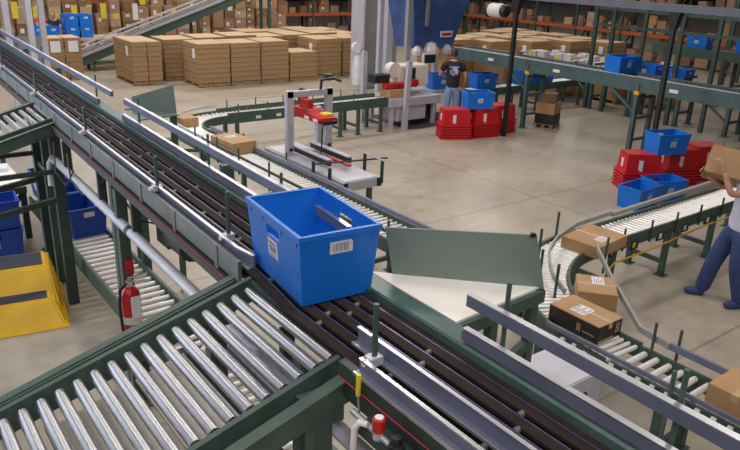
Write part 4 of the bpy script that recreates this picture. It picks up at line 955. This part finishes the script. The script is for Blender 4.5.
def person(label, loc, rz, J, shirt, pants, shoe='black', hat=None, sleeve=.55, group=None, fat=1.):
    r = thing('person', label, 'person', loc, rz, group)
    v = {k: V(p) for k, p in J.items()}
    names = ['pel', 'waist', 'chest', 'neckb', 'neck', 'shL', 'elL', 'wrL', 'shR', 'elR', 'wrR', 'hipL', 'knL', 'anL', 'toL', 'hipR', 'knR', 'anR', 'toR']
    rad = [(.135, .10), (.125, .095), (.15, .105), (.085, .07), .055, .058, .043, .028, .058, .043, .028, .085, .058, .032, .018, .085, .058, .032, .018]
    E = [('pel', 'waist'), ('waist', 'chest'), ('chest', 'neckb'), ('neckb', 'neck'), ('neckb', 'shL'), ('shL', 'elL'), ('elL', 'wrL'), ('neckb', 'shR'), ('shR', 'elR'), ('elR', 'wrR'), ('pel', 'hipL'), ('hipL', 'knL'), ('knL', 'anL'), ('anL', 'toL'), ('pel', 'hipR'), ('hipR', 'knR'), ('knR', 'anR'), ('anR', 'toR')]
    ix = {n: i for i, n in enumerate(names)}
    body = skinmesh('body', [v[n] for n in names], [(ix[a], ix[b]) for a, b in E], rad, 'skin', 'mesh', 0, 2)
    bm = bmesh.new(); bm.from_mesh(body)
    def addm(me):
        bm.from_mesh(me); bpy.data.meshes.remove(me)
    for wr, el, nn in (('wrL', 'elL', J.get('palmL', (1, 0, 0))), ('wrR', 'elR', J.get('palmR', (-1, 0, 0)))):
        for pts, rd in hand(v[wr], v[el], nn): addm(skinmesh('h', pts, [(i, i+1) for i in range(len(pts)-1)], rd, 'skin', 'mesh', 0, 1))
    # head with nose, ears
    hc = v['head']; fd = V(J.get('face', (0, 1, 0))).normalized(); sd = fd.cross(V((0, 0, 1))).normalized(); ud = sd.cross(fd)
    def ell(c, a, b_, c_, n=14):
        R = []
        for i in range(1, n):
            t = PI*i/n; R.append([c+sd*(a*math.sin(t)*math.cos(2*PI*j/n))+fd*(b_*math.sin(t)*math.sin(2*PI*j/n))+ud*(-c_*math.cos(t)) for j in range(n)])
        b = MB().rings(R); me = bpy.data.meshes.new('e'); me.from_pydata([tuple(p) for p in b.v], [], b.f); return me
    addm(ell(hc, .075, .095, .115)); addm(ell(hc-ud*.055+fd*.015, .058, .075, .07))
    addm(ell(hc+fd*.098-ud*.02, .014, .02, .026, 8))
    for s in (-1, 1): addm(ell(hc+sd*(s*.077)-fd*.005-ud*.01, .012, .022, .033, 8)); addm(ell(hc+fd*.082+sd*(s*.032)+ud*.012, .013, .012, .010, 8))
    addm(ell(hc+fd*.088-ud*.065, .026, .012, .009, 8))
    bm.to_mesh(body); bm.free()
    for p in body.polygons: p.use_smooth = True
    o = bpy.data.objects.new('body', body); C.objects.link(o); o.parent = r
    # hair cap
    R = []; n = 16
    for i in range(1, 9):
        t = PI*.58*i/8; R.append([hc-fd*.008+sd*(.083*math.sin(t)*math.cos(2*PI*j/n))+fd*((.102 if math.sin(2*PI*j/n) < 0 else .088)*math.sin(t)*math.sin(2*PI*j/n))+ud*(.122*math.cos(t)-(.03 if math.sin(2*PI*j/n) < -.2 else 0)*(i/8)) for j in range(n)])
    MB().rings(R).obj('hair', 'hair', r, smooth=True, w=False)
    if hat:
        R = []
        for i in range(0, 7):
            t = .12+PI*.42*i/6; R.append([hc+sd*(.09*math.sin(t)*math.cos(2*PI*j/n))+fd*(.106*math.sin(t)*math.sin(2*PI*j/n))+ud*(.02+.118*math.cos(t)) for j in range(n)])
        c = MB().rings(R).obj('cap', hat, r, smooth=True, w=False)
        MB().hexa([hc+fd*.09+sd*.06+ud*.035, hc+fd*.09-sd*.06+ud*.035, hc+fd*.17-sd*.045+ud*.02, hc+fd*.17+sd*.045+ud*.02, hc+fd*.09+sd*.06+ud*.045, hc+fd*.09-sd*.06+ud*.045, hc+fd*.17-sd*.045+ud*.03, hc+fd*.17+sd*.045+ud*.03]).obj('peak', hat, c, bevel=.003, w=False)
    # clothes: skins a little fatter than the body
    sl = lambda a, b: v[a].lerp(v[b], sleeve)
    hem = v['pel'].lerp(v['waist'], -.75)
    pts = [hem, v['waist'], v['chest'], v['neckb']-V((0, 0, .015)), v['shL'], sl('shL', 'elL'), v['shR'], sl('shR', 'elR')]
    skinmesh('shirt', pts, [(0, 1), (1, 2), (2, 3), (3, 4), (4, 5), (3, 6), (6, 7)], [tuple(q*fat for q in t) for t in ((.165, .125), (.15, .118), (.172, .125), (.10, .088), (.078, .078), (.072, .072), (.078, .078), (.072, .072))], shirt, r, 0, 2)
    top = v['pel'].lerp(v['waist'], .7)
    pts = [top, v['pel'], v['hipL'], v['knL'], v['anL'].lerp(v['knL'], -.13), v['hipR'], v['knR'], v['anR'].lerp(v['knR'], -.13)]
    skinmesh('trousers', pts, [(0, 1), (1, 2), (2, 3), (3, 4), (1, 5), (5, 6), (6, 7)], [tuple(q*fat for q in t) for t in ((.148, .112), (.152, .118), (.108, .108), (.083, .083), (.072, .072), (.108, .108), (.083, .083), (.072, .072))], pants, r, 1, 2)
    for a, b in (('anL', 'toL'), ('anR', 'toR')):
        A, B = v[a], v[b]; d = (B-A); d.z = 0; d.normalize(); fl = A.copy(); fl.z = .045
        skinmesh('shoe', [fl-d*.05, fl+d*.05, fl+d*.14, fl+d*.2], [(0, 1), (1, 2), (2, 3)], [(.056, .06), (.058, .062), (.055, .045), (.04, .03)], shoe, r, 0, 2)
    return r
# worker in white at the right, facing the roller line (+Y), left arm up holding a carton
JW = dict(pel=(0, 0, .95), waist=(0, -.02, 1.10), chest=(0, -.04, 1.34), neckb=(0, -.06, 1.49), neck=(0, -.06, 1.58), head=(0.0, -.04, 1.70),
          shL=(-.20, -.04, 1.45), elL=(-.22, .34, 1.42), wrL=(-.14, .42, 1.66), shR=(.20, -.04, 1.45), elR=(.27, .20, 1.36), wrR=(.22, .40, 1.52),
          hipL=(-.10, 0, .90), knL=(-.13, .01, .49), anL=(-.16, -.09, .09), toL=(-.19, .09, .04), hipR=(.10, 0, .90), knR=(.14, .14, .50), anR=(.18, .20, .09), toR=(.22, .37, .04), palmL=(.6, .6, .2), palmR=(-.6, .3, .2), face=(0, 1, 0))
pw = person('person in white shirt and blue jeans lifting a carton beside the right roller line', (8.52, 3.62, 0), math.radians(55), JW, 'tee', 'denim', 'denim', None, .42, fat=1.22); pw.scale = (1.06, 1.06, 1.06)
lc = carton('brown carton held up in the hands of the person in white', 8.42, 4.12, 1.50, .52, .40, .34, -20, 'card', None)
lc.rotation_euler = (math.radians(8), math.radians(24), math.radians(28)); lc.location = (8.36, 3.93, 1.58)
JB = dict(pel=(0, 0, .96), waist=(0, .02, 1.11), chest=(0, .05, 1.36), neckb=(0, .06, 1.51), neck=(0, .09, 1.60), head=(0, .12, 1.72),
          shL=(-.20, .05, 1.47), elL=(-.30, .16, 1.20), wrL=(-.20, .40, 1.12), shR=(.20, .05, 1.47), elR=(.31, .02, 1.19), wrR=(.30, .16, .97),
          hipL=(-.10, 0, .91), knL=(-.11, .02, .50), anL=(-.12, -.02, .09), toL=(-.14, .16, .04), hipR=(.10, 0, .91), knR=(.12, .03, .50), anR=(.15, -.02, .09), toR=(.19, .15, .04), palmL=(1, .3, 0), palmR=(-1, 0, 0))
pb = person('person in black printed T-shirt, cap and pale jeans seen from behind at the packing table', (12.4, 12.95, 0), math.radians(-36), JB, 'blacktee', 'paledenim', 'black', 'black', .6, fat=1.12); pb.scale = (1.06, 1.06, 1.06)
b = MB(); b.lathe([(0, -.003), (.1, -.003), (.105, .0), (0, .003)], (0, -.112, 1.33), 16, 'Y'); b.box((-.12, -.112, 1.42), (.12, -.104, 1.45)); b.obj('back_print', 'print', pb, w=False)
JF = dict(JB); JF.update(elL=(-.25, .25, 1.25), wrL=(-.1, .5, 1.25), elR=(.25, .25, 1.25), wrR=(.1, .5, 1.28), head=(0, .14, 1.70))
person('distant person in dark navy shirt between the two groups of blue totes', (6.62, 28.0, 0), math.radians(150), JF, 'navy', 'navy')
person('distant person in red-orange shirt at the long board table', (6.3, 28.9, 0), math.radians(200), JF, 'coral', 'navy')

# ------------------------------------------------------------------ distant cartons: those in view one by one (nearest first), the rest behind them as one heap
bpy.context.view_layer.update(); dg = bpy.context.evaluated_depsgraph_get()
eye = V((0, 0, 3.9)); vis = []; hid = []
def shows(p):
    q = p-eye; d = q.dot(f_)
    if d < 1: return False
    u = 370+696.19*q.dot(r_)/d; v = 225-696.19*q.dot(u_)/d
    if not (-4 < u < 744 and -4 < v < 454): return False
    hit, loc, *_ = S.ray_cast(dg, eye, q.normalized(), distance=q.length-.05)
    return not hit
tops = {}
for c in FAR:
    x, y, z, w, d, h = c[:6]; rot = PI/2 if (int(x*37+y*11+z*53) % 5) < 2 else 0
    ok = any(shows(V((x+a*w*.45, y-d*.5, z+h*b))) for a in (-1, 0, 1) for b in (.1, .5, .95)) or any(shows(V((x-w*.5, y+a*d*.45, z+h*b))) for a in (-1, 0, 1) for b in (.1, .5, .95))
    (vis if ok else hid).append(c+(rot,))
vis.sort(key=lambda c: (c[0]**2+c[1]**2)); hid += vis[270:]; vis = vis[:270]
for c in vis: real_carton(*c)
b = MB()
for x, y, z, w, d, h, *_ in hid: b.box((x-w/2, y-d/2, z), (x+w/2, y+d/2, z+h))
tag(b.obj('carton_heap', 'cardpink'), 'mass of further brown cartons on the distant racks and behind the front rows', 'boxes', None, 'stuff')

# ------------------------------------------------------------------ light: rows of high-bay lamps, added camera-side fills, cool daylight from the left
def area(x, y, z, sx, sy, p, col, rot=(0, 0, 0)):
    l = bpy.data.lights.new('lamp', 'AREA'); l.shape = 'RECTANGLE'; l.size = sx*1.5; l.size_y = sy*2; l.energy = p; l.color = col
    o = bpy.data.objects.new('area_light', l); C.objects.link(o); o.location = (x, y, z); o.rotation_euler = rot; return o
for x in (1, 6.5, 12, 18, 25, 32):
    for y in (2, 9, 16, 23.5, 30):
        k = 1.0
        if x > 5 and y < 6: k = .06 if x > 8 else .5
        if x > 10 and y < 20: k *= .7
        if x < 3 and y < 20: k = .34
        if y > 20: k *= .82
        if x > 10 and y < 12: k *= .55
        if x > 14 and y < 14: k *= .4
        if x > 20: k *= .6
        if y > 26: k *= .6
        area(x, y, 7.6, 1.6, .5, 300*k, (1, .93, .86))
for x, y, p in ((-2, -2, 260), (3.5, -3.5, 200), (-3, 4, 120)): area(x, y, 6.5, 2, 1, p, (1, .95, .9))  # fill lamps added behind and beside the camera, brighten the front faces
area(-3.5, 12, 3.0, 5, 3, 750, (.75, .86, 1), (math.radians(65), 0, math.radians(-80)))  # cool daylight coming in from the left, an area light out of view
w = bpy.data.worlds.new('world'); S.world = w; w.use_nodes = True
w.node_tree.nodes['Background'].inputs[0].default_value = (.30, .29, .30, 1); w.node_tree.nodes['Background'].inputs[1].default_value = .34
S.view_settings.view_transform = 'Standard'; S.view_settings.look = 'None'; S.view_settings.exposure = -.08; S.view_settings.gamma = 1; S.view_settings.use_curve_mapping = False
